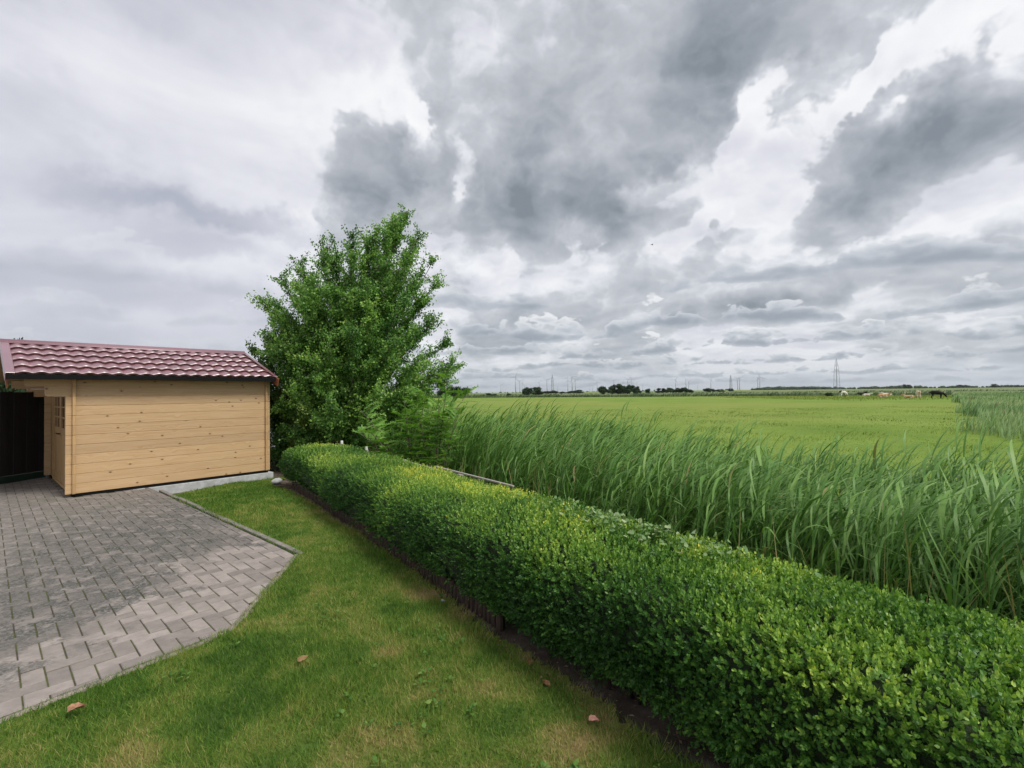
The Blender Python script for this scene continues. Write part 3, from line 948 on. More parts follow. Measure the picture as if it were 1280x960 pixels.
    fr.box(-0.072, -0.008, D0, D0 + 0.045, Z0, Z0 + 11 * H); fr.box(-0.072, -0.008, D1 - 0.045, D1, Z0, Z0 + 11 * H)
    fr.box(-0.070, -0.010, D0 + 0.045, D1 - 0.045, Z0 + 11 * H - 0.05, Z0 + 11 * H - 0.001); fr.box(-0.075, -0.010, D0 + 0.045, D1 - 0.045, Z0 - 0.012, Z0 + 0.03)
    link('door_frame', fr.mesh('door_frame'), M['pine_v'], sh)
    dz0, dz1 = Z0 + 0.036, Z0 + 11 * H - 0.055
    for a, b_ in ((D0 + 0.049, (D0 + D1) / 2 - 0.003), ((D0 + D1) / 2 + 0.003, D1 - 0.049)):
        st = 0.11; wz0, wz1 = 1.06, dz1 - 0.11
        d = MB()
        d.box(-0.060, -0.025, a, a + st, dz0, dz1); d.box(-0.060, -0.025, b_ - st, b_, dz0, dz1)
        d.box(-0.058, -0.027, a + st, b_ - st, dz1 - 0.11, dz1 - 0.0005); d.box(-0.058, -0.027, a + st, b_ - st, wz0 - 0.12, wz0); d.box(-0.058, -0.027, a + st, b_ - st, dz0 + 0.0005, dz0 + 0.14)
        door = link('door', d.mesh('door'), M['pine_v'], sh)
        n = 5; wdt = (b_ - a - 2 * st) / n
        for q in range(n):
            bb = MB(); bb.bbox(-0.050, -0.034, a + st + q * wdt + 0.001, a + st + (q + 1) * wdt - 0.001, dz0 + 0.14, wz0 - 0.12, 0.003)
            link('door_board', bb.mesh('door_board'), M['pine_v'], door)
        gl = MB(); gl.box(-0.044, -0.040, a + st - 0.005, b_ - st + 0.005, wz0 - 0.005, wz1 + 0.005); link('pane', gl.mesh('pane'), M['glass'], door)
        mz = [wz0 + (wz1 - wz0) * f for f in (1 / 3, 2 / 3)]
        for z in mz:
            bb = MB(); bb.box(-0.055, -0.030, a + st, b_ - st, z - 0.012, z + 0.012); link('glazing_bar', bb.mesh('glazing_bar'), M['pine_y'], door)
        yv = (a + b_) / 2
        bb = MB(); bb.box(-0.057, -0.028, yv - 0.012, yv + 0.012, wz0, wz1); link('glazing_bar', bb.mesh('glazing_bar'), M['pine_v'], door)
        hb = MB(); hy = b_ - 0.05 if a < 1 else a + 0.05
        hb.tube([(-0.061, hy, 0.95), (-0.10, hy, 0.95)], 0.008, 8); hb.tube([(-0.10, hy, 0.955), (-0.10, hy + (-.09 if a < 1 else .09), 0.955)], 0.008, 8)
        link('handle', hb.mesh('handle', True), M['black'], door)
    # roof
    X0, X1 = -0.80, LEN + 0.02
    sl = math.hypot(RY - EY, RZ - EZ); ang = math.atan2(RZ - EZ, RY - EY)
    def slope(near):
        mb = MB(); mb.box(0.0, X1 - X0, 0.02, sl, -0.045, -0.012)
        e = link('roof', mb.mesh('roof'), M['pine'], sh)
        if near:
            e.matrix_local = Matrix.Translation((X0, EY, EZ)) @ Matrix.Rotation(ang, 4, 'X')
        else:
            e.matrix_local = Matrix.Translation((X1, 2 * RY - EY, EZ)) @ Matrix.Rotation(math.pi, 4, 'Z') @ Matrix.Rotation(ang, 4, 'X')
        return e
    NC, NR = 20, 5
    p = (X1 - X0 - 0.11) / NC; rl = (sl - 0.05) / NR
    nx = 8
    vs, fs = [], []
    for yy, zo in ((0.0, 0.032), (rl * 0.5, 0.016), (rl + 0.004, 0.0)):
        for i in range(nx + 1):
            a = 2 * math.pi * i / nx
            wv = 0.0135 * (0.5 - 0.5 * math.cos(a)) ** 0.8 * 2
            vs.append((p * i / nx, yy, zo + wv))
    for i in range(nx + 1):
        vs.append((vs[i][0], 0.020, vs[i][2] - 0.034))
    m = nx + 1
    for i in range(nx):
        fs += [(i, i + 1, m + i + 1, m + i), (m + i, m + i + 1, 2 * m + i + 1, 2 * m + i), (3 * m + i, 3 * m + i + 1, i + 1, i)]
    tb = MB(); tb.add(vs, fs)
    tile_me = tb.mesh('roof_tile', True)
    sharp = tile_me.attributes.new('sharp_face', 'BOOLEAN', 'FACE') if 'sharp_face' not in tile_me.attributes else tile_me.attributes['sharp_face']
    sharp.data.foreach_set('value', [i % 3 == 2 for i in range(len(fs))])
    near = slope(True)
    for r in range(NR):
        for c in range(NC):
            link('roof_tile', tile_me, M['roof'], near, (0.095 + c * p, r * rl - 0.012, 0.003))
    far = slope(False)
    b = MB(); xs = [0.02 + (X1 - X0 - 0.04) * i / 160 for i in range(161)]
    b.add([(x, yy, 0.004 + 0.013 * (1 - math.cos(2 * math.pi * i / 8)) + zo) for yy, zo in ((-0.01, 0.012), (sl - 0.03, 0.0)) for i, x in enumerate(xs)], [(i, i + 1, 162 + i, 161 + i) for i in range(160)])
    link('roof_sheet', b.mesh('roof_sheet', True), M['roof'], far)
    # ridge cap
    b = MB(); prof = [(-0.115, -0.030), (-0.105, -0.012), (-0.06, 0.012), (-0.03, 0.040), (0.0, 0.048), (0.03, 0.040), (0.06, 0.012), (0.105, -0.012), (0.115, -0.030)]
    n = len(prof); vs = [(x, RY + q[0], RZ + 0.026 + q[1]) for x in (X0 - 0.01, X1 + 0.02) for q in prof]
    b.add(vs, [(i, i + 1, n + i + 1, n + i) for i in range(n - 1)] + [tuple(range(n)), tuple(range(2 * n - 1, n - 1, -1))])
    link('ridge_cap', b.mesh('ridge_cap', True), M['roof'], sh)
    # verge flashings and barge boards, eave strip
    def along(name, x0, x1, z0, z1, mat, y0=-0.012, y1=None, ends=(True, True), cat=None):
        for s_ in ends if False else (0, 1):
            if not ends[s_]: continue
            q = MB(); q.bbox(x0, x1, y0, (y1 or sl - 0.004), z0, z1, 0.004)
            e = link(name, q.mesh(name), mat, sh)
            if s_ == 0: e.matrix_local = Matrix.Translation((X0, EY, EZ)) @ Matrix.Rotation(ang, 4, 'X')
            else: e.matrix_local = Matrix.Translation((X1, 2 * RY - EY, EZ)) @ Matrix.Rotation(math.pi, 4, 'Z') @ Matrix.Rotation(ang, 4, 'X')
    along('verge_flashing', -0.012, 0.092, 0.030, 0.042, M['roof'])
    along('verge_trim', -0.014, -0.002, -0.10, 0.029, M['roof'])
    along('barge_board', 0.002, 0.026, -0.20, -0.047, M['pine_red'], ends=(True, False))
    LR = X1 - X0
    along('verge_flashing', LR - 0.012, LR + 0.045, 0.034, 0.044, M['roof'], ends=(True, False))
    along('barge_board', LR + 0.003, LR + 0.028, -0.13, 0.032, M['pine_red'], y0=-0.13, ends=(True, False))
    b = MB(); b.bbox(X0 + 0.0, X1 - 0.004, EY - 0.028, EY - 0.004, EZ - 0.062, EZ + 0.012, 0.003); link('eave_strip', b.mesh('eave_strip'), M['black'], sh)
    # purlins under the canopy
    for yy, zz in ((0.75, EZ + (0.75 - EY) * tan - 0.16), (1.5, RZ - 0.20), (2.25, EZ + (0.75 - EY) * tan - 0.16)):
        b = MB(); b.bbox(X0 + 0.12, LEN - 0.02, yy - 0.03, yy + 0.03, zz, zz + 0.10, 0.006); link('purlin', b.mesh('purlin'), M['pine'], sh)
build_shed()

# ================================================================== dark board fence beside the shed
def build_dark_fence():
    a = np.array([-9.44, 9.66]); d = np.array([-0.145, -0.99]); a = a - d * 0.85; d /= np.linalg.norm(d)
    ang = math.atan2(d[1], d[0])
    f = tag(link('fence', None, None, None, (a[0], a[1], 0), (0, 0, ang)), 'tall dark brown vertical board fence left of the shed door', 'fence')
    for i in range(30):
        b = MB(); b.bbox(0, 0.112, -0.011, 0.011, 0.14, 1.72 + random.gauss(0, .004), 0.004)
        link('plank', b.mesh('plank') if i == 0 else f.children[0].data if False else b.mesh('plank'), M['fence_dark'], f, (0.06 + i * 0.108, 0.014 * (i % 2) - 0.007, 0))
    b = MB(); b.bbox(0.05, 3.3, -0.02, 0.02, 0.004, 0.135, 0.005); link('base_board', b.mesh('base_board'), M['green_board'], f)
    for z in (0.4, 1.45):
        b = MB(); b.bbox(0.05, 3.3, -0.055, -0.025, z, z + 0.08, 0.004); link('rail', b.mesh('rail'), M['fence_dark'], f)
    b = MB(); b.bbox(0.0, 0.04, -0.02, 0.02, 0.0, 0.42, 0.004)
    link('post_bracket', b.mesh('post_bracket'), M['zinc'], f, (0.80, 0.07, 0))
build_dark_fence()

# ================================================================== hedge
HPROF = np.array([(0.13, 0.02), (0.07, 0.09), (-0.01, 0.19), (-0.035, 0.34), (-0.01, 0.50), (0.045, 0.605), (0.16, 0.650), (0.50, 0.668), (0.80, 0.660), (0.94, 0.605), (0.99, 0.48), (0.99, 0.30), (0.96, 0.05)])
_seg = np.linalg.norm(np.diff(HPROF, axis=0), axis=1); _cum = np.concatenate([[0], np.cumsum(_seg)]); HPER = _cum[-1]
HT0, HT1 = -0.05, 13.2
def hedge_surface(t, s):
    """point and normal on the clipped hedge at length t, perimeter s (metres)"""
    o = np.interp(s, _cum, HPROF[:, 0]); z = np.interp(s, _cum, HPROF[:, 1])
    e = 0.03
    o2 = np.interp(s + e, _cum, HPROF[:, 0]); z2 = np.interp(s + e, _cum, HPROF[:, 1]); o1 = np.interp(s - e, _cum, HPROF[:, 0]); z1 = np.interp(s - e, _cum, HPROF[:, 1])
    no = -(z2 - z1); nz = (o2 - o1)
    L = np.maximum(np.hypot(no, nz), 1e-6); no = no / L; nz = nz / L
    # rounded far end
    end = np.clip(1 - (t - HT0) / 0.45, 0, 1); sh = end ** 2 * 0.30
    o = o + (0.48 - o) * sh * 1.2; z = z * (1 - 0.35 * end ** 2)
    lump = (fbm2(t * 1.7 + 5, s * 1.9, 41, 3) - 0.5) * 0.15 + (fbm2(t * 6, s * 6, 43, 2) - 0.5) * 0.05
    topf = sstep(z, 0.45, 0.62)
    lump = lump * (1 - 0.45 * topf)
    o = o + no * lump; z = z + nz * lump
    xy = hedge_xy(t, o)
    gz = garden_z(xy[..., 0], xy[..., 1])
    Nv = np.stack([HN[0] * no, HN[1] * no, nz], -1)
    return np.concatenate([xy, (z + gz)[..., None]], -1), Nv, topf

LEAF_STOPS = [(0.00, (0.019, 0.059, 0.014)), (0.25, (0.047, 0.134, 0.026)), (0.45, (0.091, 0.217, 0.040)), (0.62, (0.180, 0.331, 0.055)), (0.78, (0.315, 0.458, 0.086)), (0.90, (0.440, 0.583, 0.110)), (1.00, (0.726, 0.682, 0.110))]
def build_hedge():
    h = tag(link('hedge', None, None, None), 'long low clipped green hedge running from the shed to the near right corner', 'hedge')
    # dark solid core added inside the leaves to block light
    ts = np.arange(HT0 + 0.05, HT1, 0.12); ss = np.linspace(0.02, HPER - 0.02, 26)
    Tt, Ss = np.meshgrid(ts, ss, indexing='ij')
    P, N, _ = hedge_surface(Tt, Ss)
    P = P - N * 0.045
    n = len(ss); i = (np.arange(len(ts) - 1)[:, None] * n + np.arange(n - 1)[None]).ravel()[:, None]
    me = np_mesh('shoots', P.reshape(-1, 3), [i + np.array([[0, 1, n + 1, n]]), np.array([list(range(n))]), np.array([[(len(ts) - 1) * n + q for q in range(n - 1, -1, -1)]])], smooth=True)  # closed surface of the added dark core, not separate shoots
    m, T, p, out = new_mat('hedge_dark_core')
    g = T.node('ShaderNodeNewGeometry').outputs['Position']
    nn = T.noise(g, 45.0, 5, 0.7)
    T.put(p.inputs['Base Color'], T.ramp(nn, [(0.3, (0.014, 0.026, 0.010)), (0.6, (0.034, 0.066, 0.018)), (0.8, (0.06, 0.066, 0.032))]))
    p.inputs['Roughness'].default_value = 0.95; bump(T, p, nn, 0.04, 1.0)
    link('light_blocking_core', me, m, h)
    # stems at the foot
    sb = MB()
    for k in range(150):
        t = random.uniform(0.2, 12.8); o = random.uniform(0.14, 0.4)
        a = hedge_xy(t, o); b = hedge_xy(t + random.gauss(0, .08), o + random.uniform(-.14, .08)); z = garden_z(a[0], a[1]) - 0.03
        sb.tube([(a[0], a[1], z), ((a[0] + b[0]) / 2 + random.gauss(0, .01), (a[1] + b[1]) / 2, z + .12), (b[0], b[1], z + .3)], [0.009, 0.007, 0.004], 5)
    tag(link('stems', sb.mesh('stems', True), M['twig'], h), kind='stuff')
    # leafy shoots
    parts = []
    for t0, t1, dens, fine, lsc, per in ((HT0, 2.6, 850, False, 1.25, 8), (2.6, 5.2, 1450, False, 1.05, 9), (5.2, 7.4, 2000, True, 0.95, 9), (7.4, 10.6, 2700, True, 0.94, 10), (10.6, HT1, 450, True, 1.0, 9)):
        smax = HPER - 0.25
        ns = int((t1 - t0) * smax * dens)
        t = rng.uniform(t0, t1, ns); s = rng.uniform(0.0, smax, ns)
        P, N, topf = hedge_surface(t, s)
        z = P[:, 2]
        low = sstep(z, 0.02, 0.20)
        keep = rng.random(ns) < (0.30 + 0.70 * low)
        # bald, woody places low on the face
        keep &= ~((fbm2(t * 2.1, s * 2.4, 61, 3) > 0.55) & (s < 0.38) & (rng.random(ns) < 0.8))
        P, N, topf, t, s = P[keep], N[keep], topf[keep], t[keep], s[keep]
        ns = len(P)
        A = nrm(N * 1.0 + np.array([0, 0, 0.55]) + rng.normal(0, 0.45, (ns, 3)))
        P = P - N * rng.uniform(0.0, 0.06, ns)[:, None]
        SL = rng.uniform(0.03, 0.066, ns) * (1 + 0.2 * topf)
        # tall loose shoots stand up from the top here and there
        wild = (rng.random(ns) < 0.012)
        SL = np.where(wild, SL * 1.7, SL)
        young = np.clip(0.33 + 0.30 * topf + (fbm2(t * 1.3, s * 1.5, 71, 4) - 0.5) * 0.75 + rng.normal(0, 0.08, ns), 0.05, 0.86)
        for (pt, ps, r, a) in HEDGE_PATCH:
            young = young + a * np.exp(-(((t - pt) / r) ** 2 + ((s - ps) / (0.75 * min(r, 0.5))) ** 2)) * sstep(fbm2(t * 7.0 + 3, s * 7.0, 81, 2) + rng.normal(0, .07, ns), 0.30, 0.66) * 0.85
        young = np.minimum(young, 1.0)
        for q in range(per):
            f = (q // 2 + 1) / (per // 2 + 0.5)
            B = P + A * (SL * f)[:, None]
            perp = nrm(np.cross(A, rng.normal(0, 1, (ns, 3))))
            sp = 1.15 - 0.75 * f
            Dl = nrm(perp * sp + A * (0.35 + 0.6 * f) + np.array([0, 0, 0.12]) + rng.normal(0, 0.18, (ns, 3)))
            U = np.cross(Dl, A) + rng.normal(0, 0.15, (ns, 3))
            L = rng.uniform(0.0145, 0.026, ns) * lsc * (1.0 - 0.25 * max(0, f - 0.6) / 0.4)
            Wd = L * rng.uniform(0.48, 0.62, ns)
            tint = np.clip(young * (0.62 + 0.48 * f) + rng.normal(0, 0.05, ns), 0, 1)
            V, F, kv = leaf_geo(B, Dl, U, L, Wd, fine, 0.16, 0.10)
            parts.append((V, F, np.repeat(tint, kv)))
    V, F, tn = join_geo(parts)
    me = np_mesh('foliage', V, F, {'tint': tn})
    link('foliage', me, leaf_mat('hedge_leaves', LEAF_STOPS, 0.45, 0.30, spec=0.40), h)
    # broad pale leaves of a creeper lying on the top
    n = 380
    t = rng.normal(7.75, 0.42, n); s = rng.normal(1.33, 0.13, n)
    P, N, _ = hedge_surface(t, np.clip(s, 0.3, HPER - .1)); P = P + N * rng.uniform(0.03, 0.07, n)[:, None]
    D = nrm(rng.normal(0, 1, (n, 3)) * np.array([1, 1, 0.25]) + N * 0.25); U = np.cross(D, N) + rng.normal(0, .2, (n, 3))
    L = rng.uniform(0.024, 0.044, n)
    V, F, kv = leaf_geo(P, D, U, L, L * 0.8, True, 0.12, 0.15)
    me = np_mesh('creeper_foliage', V, F, {'tint': np.repeat(rng.uniform(0, 1, n), kv)})
    link('creeper_foliage', me, leaf_mat('creeper_leaves', [(0, (0.09, 0.19, 0.05)), (0.7, (0.19, 0.29, 0.11)), (1, (0.34, 0.40, 0.22))], 0.5, 0.2), h)
HEDGE_PATCH = [(5.5, 1.52, 0.18, 0.22), (5.85, 1.25, 0.11, 0.42), (6.25, 1.52, 0.20, 0.28), (5.0, 1.45, 0.5, 0.10), (6.7, 1.4, 0.35, 0.16), (7.1, 1.15, 0.8, 0.24), (7.8, 1.3, 0.5, 0.30), (8.6, 1.35, 0.5, 0.26), (5.0, 1.2, 0.6, 0.22), (3.2, 1.2, 0.8, 0.16), (1.0, 1.1, 0.6, 0.12), (5.6, 0.35, 0.12, 0.35)]
build_hedge()

# brown stakes edging the bed at the foot of the hedge
def build_edging():
    e = tag(link('lawn_edging', None), 'row of short dark brown stakes at the foot of the hedge', 'lawn edging')
    mb = MB(); mb.tube([(0, 0, -0.08), (0, 0, 0.118), (0, 0, 0.128)], [0.027, 0.027, 0.02], 8)
    me = mb.mesh('stake')
    t = 0.9
    while t < 7.2:
        o = 0.075 + (fbm2(t * 1.2, 1.0, 3, 2) - 0.5) * 0.06
        xy = hedge_xy(t, float(o))
        k = fbm2(t * 0.8, 7.0, 13, 2)
        link('stake', me, M['stake'], e, (xy[0], xy[1], float(garden_z(xy[0], xy[1])) - 0.015 - 0.03 * float(k) + random.gauss(0, .004)), (random.gauss(0, .05), random.gauss(0, .05), random.uniform(0, 6)))
        t += 0.061
build_edging()

# low picket fence on the ditch side of the hedge
def build_pickets():
    f = tag(link('picket_fence', None), 'low weathered picket fence with a pale top rail behind the hedge', 'fence')
    ang = math.atan2(HD[1], HD[0]); o = 1.06
    def at(t): return hedge_xy(t, o)
    # pale rail in lengths
    for t0, t1, z in ((-0.6, 1.55, 0.560), (1.6, 3.2, 0.585), (3.25, 4.30, 0.615), (4.33, 6.0, 0.650)):
        b = MB(); b.bbox(0, t1 - t0, -0.013, 0.013, -0.009, 0.009, 0.003)
        xy = at(t0); link('rail', b.mesh('rail'), M['pale_wood'], f, (xy[0], xy[1], z), (0, 0, ang))
    mb = MB(); mb.bbox(-0.022, 0.022, -0.011, 0.011, -0.35, 0.50, 0.003); pm = mb.mesh('picket')
    t = 3.3
    while t < 5.0:
        xy = at(t); link('picket', pm, M['pale_wood'], f, (xy[0] - HN[0] * 0.02, xy[1] - HN[1] * 0.02, 0.105 + 0.02 * (t > 4.3) + random.gauss(0, .004)), (random.gauss(0, .02), 0, ang))
        t += 0.088
    mb = MB(); mb.bbox(-0.03, 0.03, -0.03, 0.03, -0.4, 0.62, 0.004); pq = mb.mesh('post')
    cap = MB(); cap.bbox(-0.022, 0.022, -0.022, 0.022, 0.60, 0.675, 0.006); cm = cap.mesh('post_top')
    for t in (0.15, 1.57, 3.22, 4.85):
        xy = at(t); po = link('post', pq, M['pale_wood'], f, (xy[0] + HN[0] * 0.05, xy[1] + HN[1] * 0.05, 0.0), (0, 0, ang))
        if t in (0.15, 1.57): link('post_top', cm, M['white_cap'], po)
build_pickets()

# ================================================================== reeds
def ribbons(B, D0, wind, L, W, segs, droop, windk, tint, wide_at=0.3):
    """arching leaf blades: base, initial direction, wind vector, length, width"""
    n = len(B); D0 = nrm(D0)
    side = nrm(np.cross(D0, np.array([0, 0, 1.0])) + 1e-6)
    V = []
    for k in range(segs + 1):
        s = k / segs
        p = B + D0 * (L * s)[:, None] + wind * (L * windk * s * s)[:, None] + np.array([0, 0, -1.0]) * (L * droop * s ** 2.2)[:, None]
        w = W * (min(1.0, 0.45 + s / wide_at * 0.55) if s < wide_at else (1 - (s - wide_at) / (1 - wide_at)) ** 0.8 + 0.02)
        V += [p - side * w[:, None] * .5, p + side * w[:, None] * .5]
    V = np.stack(V, 1).reshape(-1, 3)
    m = 2 * (segs + 1)
    b = (np.arange(n) * m)[:, None]
    F = [b + [2 * k, 2 * k + 1, 2 * k + 3, 2 * k + 2] for k in range(segs)]
    return V, [np.concatenate(F)], np.repeat(tint, m)

REED_STOPS = [(0.0, (0.35, 0.28, 0.13)), (0.10, (0.25, 0.23, 0.08)), (0.16, (0.058, 0.145, 0.030)), (0.45, (0.110, 0.240, 0.048)), (0.75, (0.200, 0.345, 0.085)), (1.0, (0.38, 0.50, 0.20))]
def build_reeds():
    parts = []
    xs = []
    for t0, t1, o0, o1, dens in ((-5.0, 1.5, 2.2, 5.2, 26), (1.5, 6.0, 2.15, 5.2, 68), (6.0, 12.5, 2.05, 5.2, 100), (12.5, 17.0, 2.2, 5.2, 16)):
        n = int((t1 - t0) * (o1 - o0) * dens)
        xs.append(np.stack([rng.uniform(t0, t1, n), o0 + (o1 - o0) * rng.beta(0.9, 1.15, n)], 1))
    to = np.concatenate(xs); n = len(to)
    cl = fbm2(to[:, 0] * 1.5, to[:, 1] * 1.5, 91, 3)
    xy = hedge_xy(to[:, 0], to[:, 1])
    z = np.interp(to[:, 1], [1.9, 2.6, 3.8, 4.8, 5.6], [-0.5, -0.85, -0.85, -0.55, -0.36])
    H = (rng.normal(1.72, 0.17, n) + (cl - 0.5) * 0.7) * np.where(to[:, 0] > 9, 1.05, 1.0) + 0.05 - 0.42 * sstep(to[:, 0], 1.5, 7.5)
    H = np.minimum(H - 0.30 * sstep(to[:, 1], 4.3, 5.2), 2.0 - 0.34 * sstep(to[:, 0], 1.5, 7.5) + rng.normal(0, .06, n))
    # one proud shoot
    B = np.concatenate([xy, z[:, None]], 1)
    extra = np.array([[1.55, 7.9, -0.8], [1.62, 7.95, -0.8]])
    B = np.concatenate([B, extra]); H = np.concatenate([H, [2.15, 1.95]]); n = len(B)
    wind = nrm(np.stack([np.ones(n), np.full(n, 0.35), np.full(n, -0.15)], 1))
    lean = nrm(rng.normal(0, 1, (n, 3)) * np.array([1, 1, 0])) * rng.uniform(0.0, 0.20, n)[:, None] + np.array([0.12, 0.05, 0])
    D = nrm(np.array([0, 0, 1.0]) + lean)
    # culms
    V, F, t = ribbons(B, D, wind, H, np.full(n, 0.012), 4, 0.02, 0.10, np.clip(rng.normal(0.40, 0.13, n), 0.0, 1), 0.6)
    parts.append((V, F, t))
    V, F, t = ribbons(B + np.array([0.006, 0.004, 0]), D, wind, H, np.full(n, 0.010), 4, 0.02, 0.10, np.clip(rng.normal(0.3, 0.16, n), 0.0, 1), 0.6)
    parts.append((V, F, t))
    # leaves, alternating up the culm
    for q in range(11):
        f = 0.26 + 0.72 * q / 10 + rng.uniform(-0.03, 0.03, n)
        p = B + D * (H * f)[:, None] + wind * (H * 0.10 * f * f)[:, None] - np.array([0, 0, 1.0]) * (H * 0.02 * f ** 2.2)[:, None]
        a = rng.uniform(0, 2 * math.pi, n)
        out = np.stack([np.cos(a), np.sin(a), np.zeros(n)], 1)
        out = nrm(out + np.array([0.85, 0.10, 0]) * (0.25 + f)[:, None])
        up = rng.uniform(0.85, 2.3, n) * (0.75 + 0.8 * f)
        d0 = nrm(out + np.array([0, 0, 1.0]) * up[:, None])
        L = rng.uniform(0.42, 0.85, n) * (1.08 - 0.40 * abs(f - 0.6))
        W = rng.uniform(0.012, 0.028, n) * np.where(rng.random(n) < .06, 1.5, 1.0)
        tint = np.clip(rng.normal(0.47, 0.13, n) + 0.16 * (f - 0.5), 0.17, 1.0)
        dead = rng.random(n) < np.where(f < 0.42, 0.28, 0.015)
        tint = np.where(dead, rng.uniform(0, 0.14, n), tint)
        keep = rng.random(n) < 0.9
        V, F, t = ribbons(p[keep], d0[keep], wind[keep], L[keep], W[keep], 5, rng.uniform(0.25, 0.85, n)[keep], 0.35, tint[keep])
        parts.append((V, F, t))
    # last year's dry straw along the near edge
    m = 520
    tt = rng.uniform(-1, 12.5, m); keepm = fbm2(tt * 1.4, tt * 0, 97, 3) + rng.normal(0, .06, m) > 0.50
    tt = tt[keepm]; m = len(tt); oo = rng.uniform(1.75, 2.6, m)
    bx = hedge_xy(tt, oo); Bd = np.concatenate([bx, np.interp(oo, [1.9, 2.6], [-0.5, -0.85])[:, None]], 1)
    Dd = nrm(np.array([0, 0, 1.0]) + rng.normal(0, .22, (m, 3)))
    V, F, t = ribbons(Bd, Dd, nrm(rng.normal(0, 1, (m, 3))), rng.uniform(.8, 1.45, m), np.full(m, .009), 4, 0.06, 0.12, np.clip(rng.uniform(0, .12, m), 0, 1), .6)
    parts.append((V, F, t))
    V, F, t = join_geo(parts)
    me = np_mesh('reeds', V, F, {'tint': t}, smooth=True)
    tag(link('reeds', me, leaf_mat('reed_leaves', REED_STOPS, 0.48, 0.25, spec=0.3)), kind='stuff')
build_reeds()

def rough_band(name, line, width, n, h, wd, stops, seed, segs=3, wind=0.3, near_bias=0.0):
    """tall rough vegetation along a ditch, line of points, to the right-hand side of it"""
    r = np.random.default_rng(seed)
    line = np.array(line, float); seg = np.linalg.norm(np.diff(line, axis=0), axis=1); cum = np.concatenate([[0], np.cumsum(seg)])
    u = r.random(n) ** (1 + near_bias) * cum[-1]
    x = np.interp(u, cum, line[:, 0]); y = np.interp(u, cum, line[:, 1])
    i = np.clip(np.searchsorted(cum, u) - 1, 0, len(seg) - 1)
    d = np.diff(line, axis=0)[i] / seg[i][:, None]; nn = np.stack([d[:, 1], -d[:, 0]], 1)
    o = r.random(n) ** 1.2 * width + (fbm2(u * 0.25, u * 0.0, seed, 3) - 0.5) * width * 0.25
    P = np.stack([x, y], 1) + nn * o[:, None]
    dist = np.hypot(P[:, 0], P[:, 1])
    big = fbm2(P[:, 0] * 0.22, P[:, 1] * 0.22, seed + 1, 3)
    H = h * (0.45 + 0.9 * big) * r.uniform(0.7, 1.2, n)
    a = r.uniform(0, 2 * math.pi, n)
    D = nrm(np.stack([np.cos(a) * 0.35 + 0.25, np.sin(a) * 0.35 + 0.1, np.ones(n)], 1))
    W = wd * r.uniform(0.6, 1.4, n) * np.clip(dist / 40.0, 0.5, 3.0)
    tint = np.clip(0.5 + (fbm2(P[:, 0] * 0.13, P[:, 1] * 0.13, seed + 2, 3) - 0.5) * 1.0 + r.normal(0, 0.13, n), 0, 1)
    wv = nrm(np.stack([np.ones(n), np.full(n, .3), np.full(n, -.2)], 1))
    V, F, t = ribbons(np.concatenate([P, np.full((n, 1), -0.32)], 1), D, wv, H, W, segs, 0.2, wind, tint)
    me = np_mesh(name, V, F, {'tint': t}, smooth=True)
    return tag(link(name, me, leaf_mat(name + '_leaves', stops, 0.6, 0.2, spec=0.2)), kind='stuff')
ROUGH_STOPS = [(0.0, (0.066, 0.132, 0.041)), (0.4, (0.114, 0.210, 0.062)), (0.7, (0.186, 0.282, 0.096)), (1.0, (0.300, 0.348, 0.168))]
rough_band('ditch_reeds', [(9.5, 8.2), (18.3, 17.6), (26.2, 26.2), (47.0, 49.1), (75.7, 81.2), (104, 112)], 16.0, 30000, 1.15, 0.055, ROUGH_STOPS, 5, near_bias=0.5)
rough_band('far_ditch_reeds', [(-160, 262), (-60, 208), (-12, 190), (40, 160), (83, 139), (106, 116)], 7.0, 9000, 1.5, 0.10, [(0, (0.040, 0.075, 0.028)), (0.5, (0.07, 0.115, 0.045)), (1, (0.13, 0.17, 0.075))], 6, segs=2)
rough_band('far_ditch_reeds', [(-400, 420), (-60, 330), (60, 300), (180, 235), (300, 130)], 8.0, 6000, 1.5, 0.10, [(0, (0.05, 0.085, 0.035)), (0.5, (0.09, 0.135, 0.06)), (1, (0.16, 0.19, 0.10))], 8, segs=2)

# paler fields beyond the far ditch
def far_field(pts, z, cols):
    m, T, p, out = new_mat('far_field_grass')
    g = T.vmath('MULTIPLY', T.node('ShaderNodeNewGeometry').outputs['Position'], (0.25, 1.0, 0.0))
    n = T.noise(g, 0.03, 6, .65)
    T.put(p.inputs['Base Color'], T.mix(T.smooth(n, .4, .6), *cols)); p.inputs['Roughness'].default_value = .95; p.inputs['Specular IOR Level'].default_value = .1
    mb = MB(); mb.add([(x, y, z) for x, y in pts], [tuple(range(len(pts)))])
    me = mb.mesh('field')
    if me.polygons[0].normal.z < 0: me.flip_normals()
    tag(link('field', me, m), kind='structure')
far_field([(-160, 262), (-60, 208), (-12, 190), (40, 160), (83, 139), (106, 116), (1500, 330), (1500, 900), (-1500, 900), (-1500, 600)], -0.24, ((0.115, 0.165, 0.055), (0.20, 0.225, 0.115)))

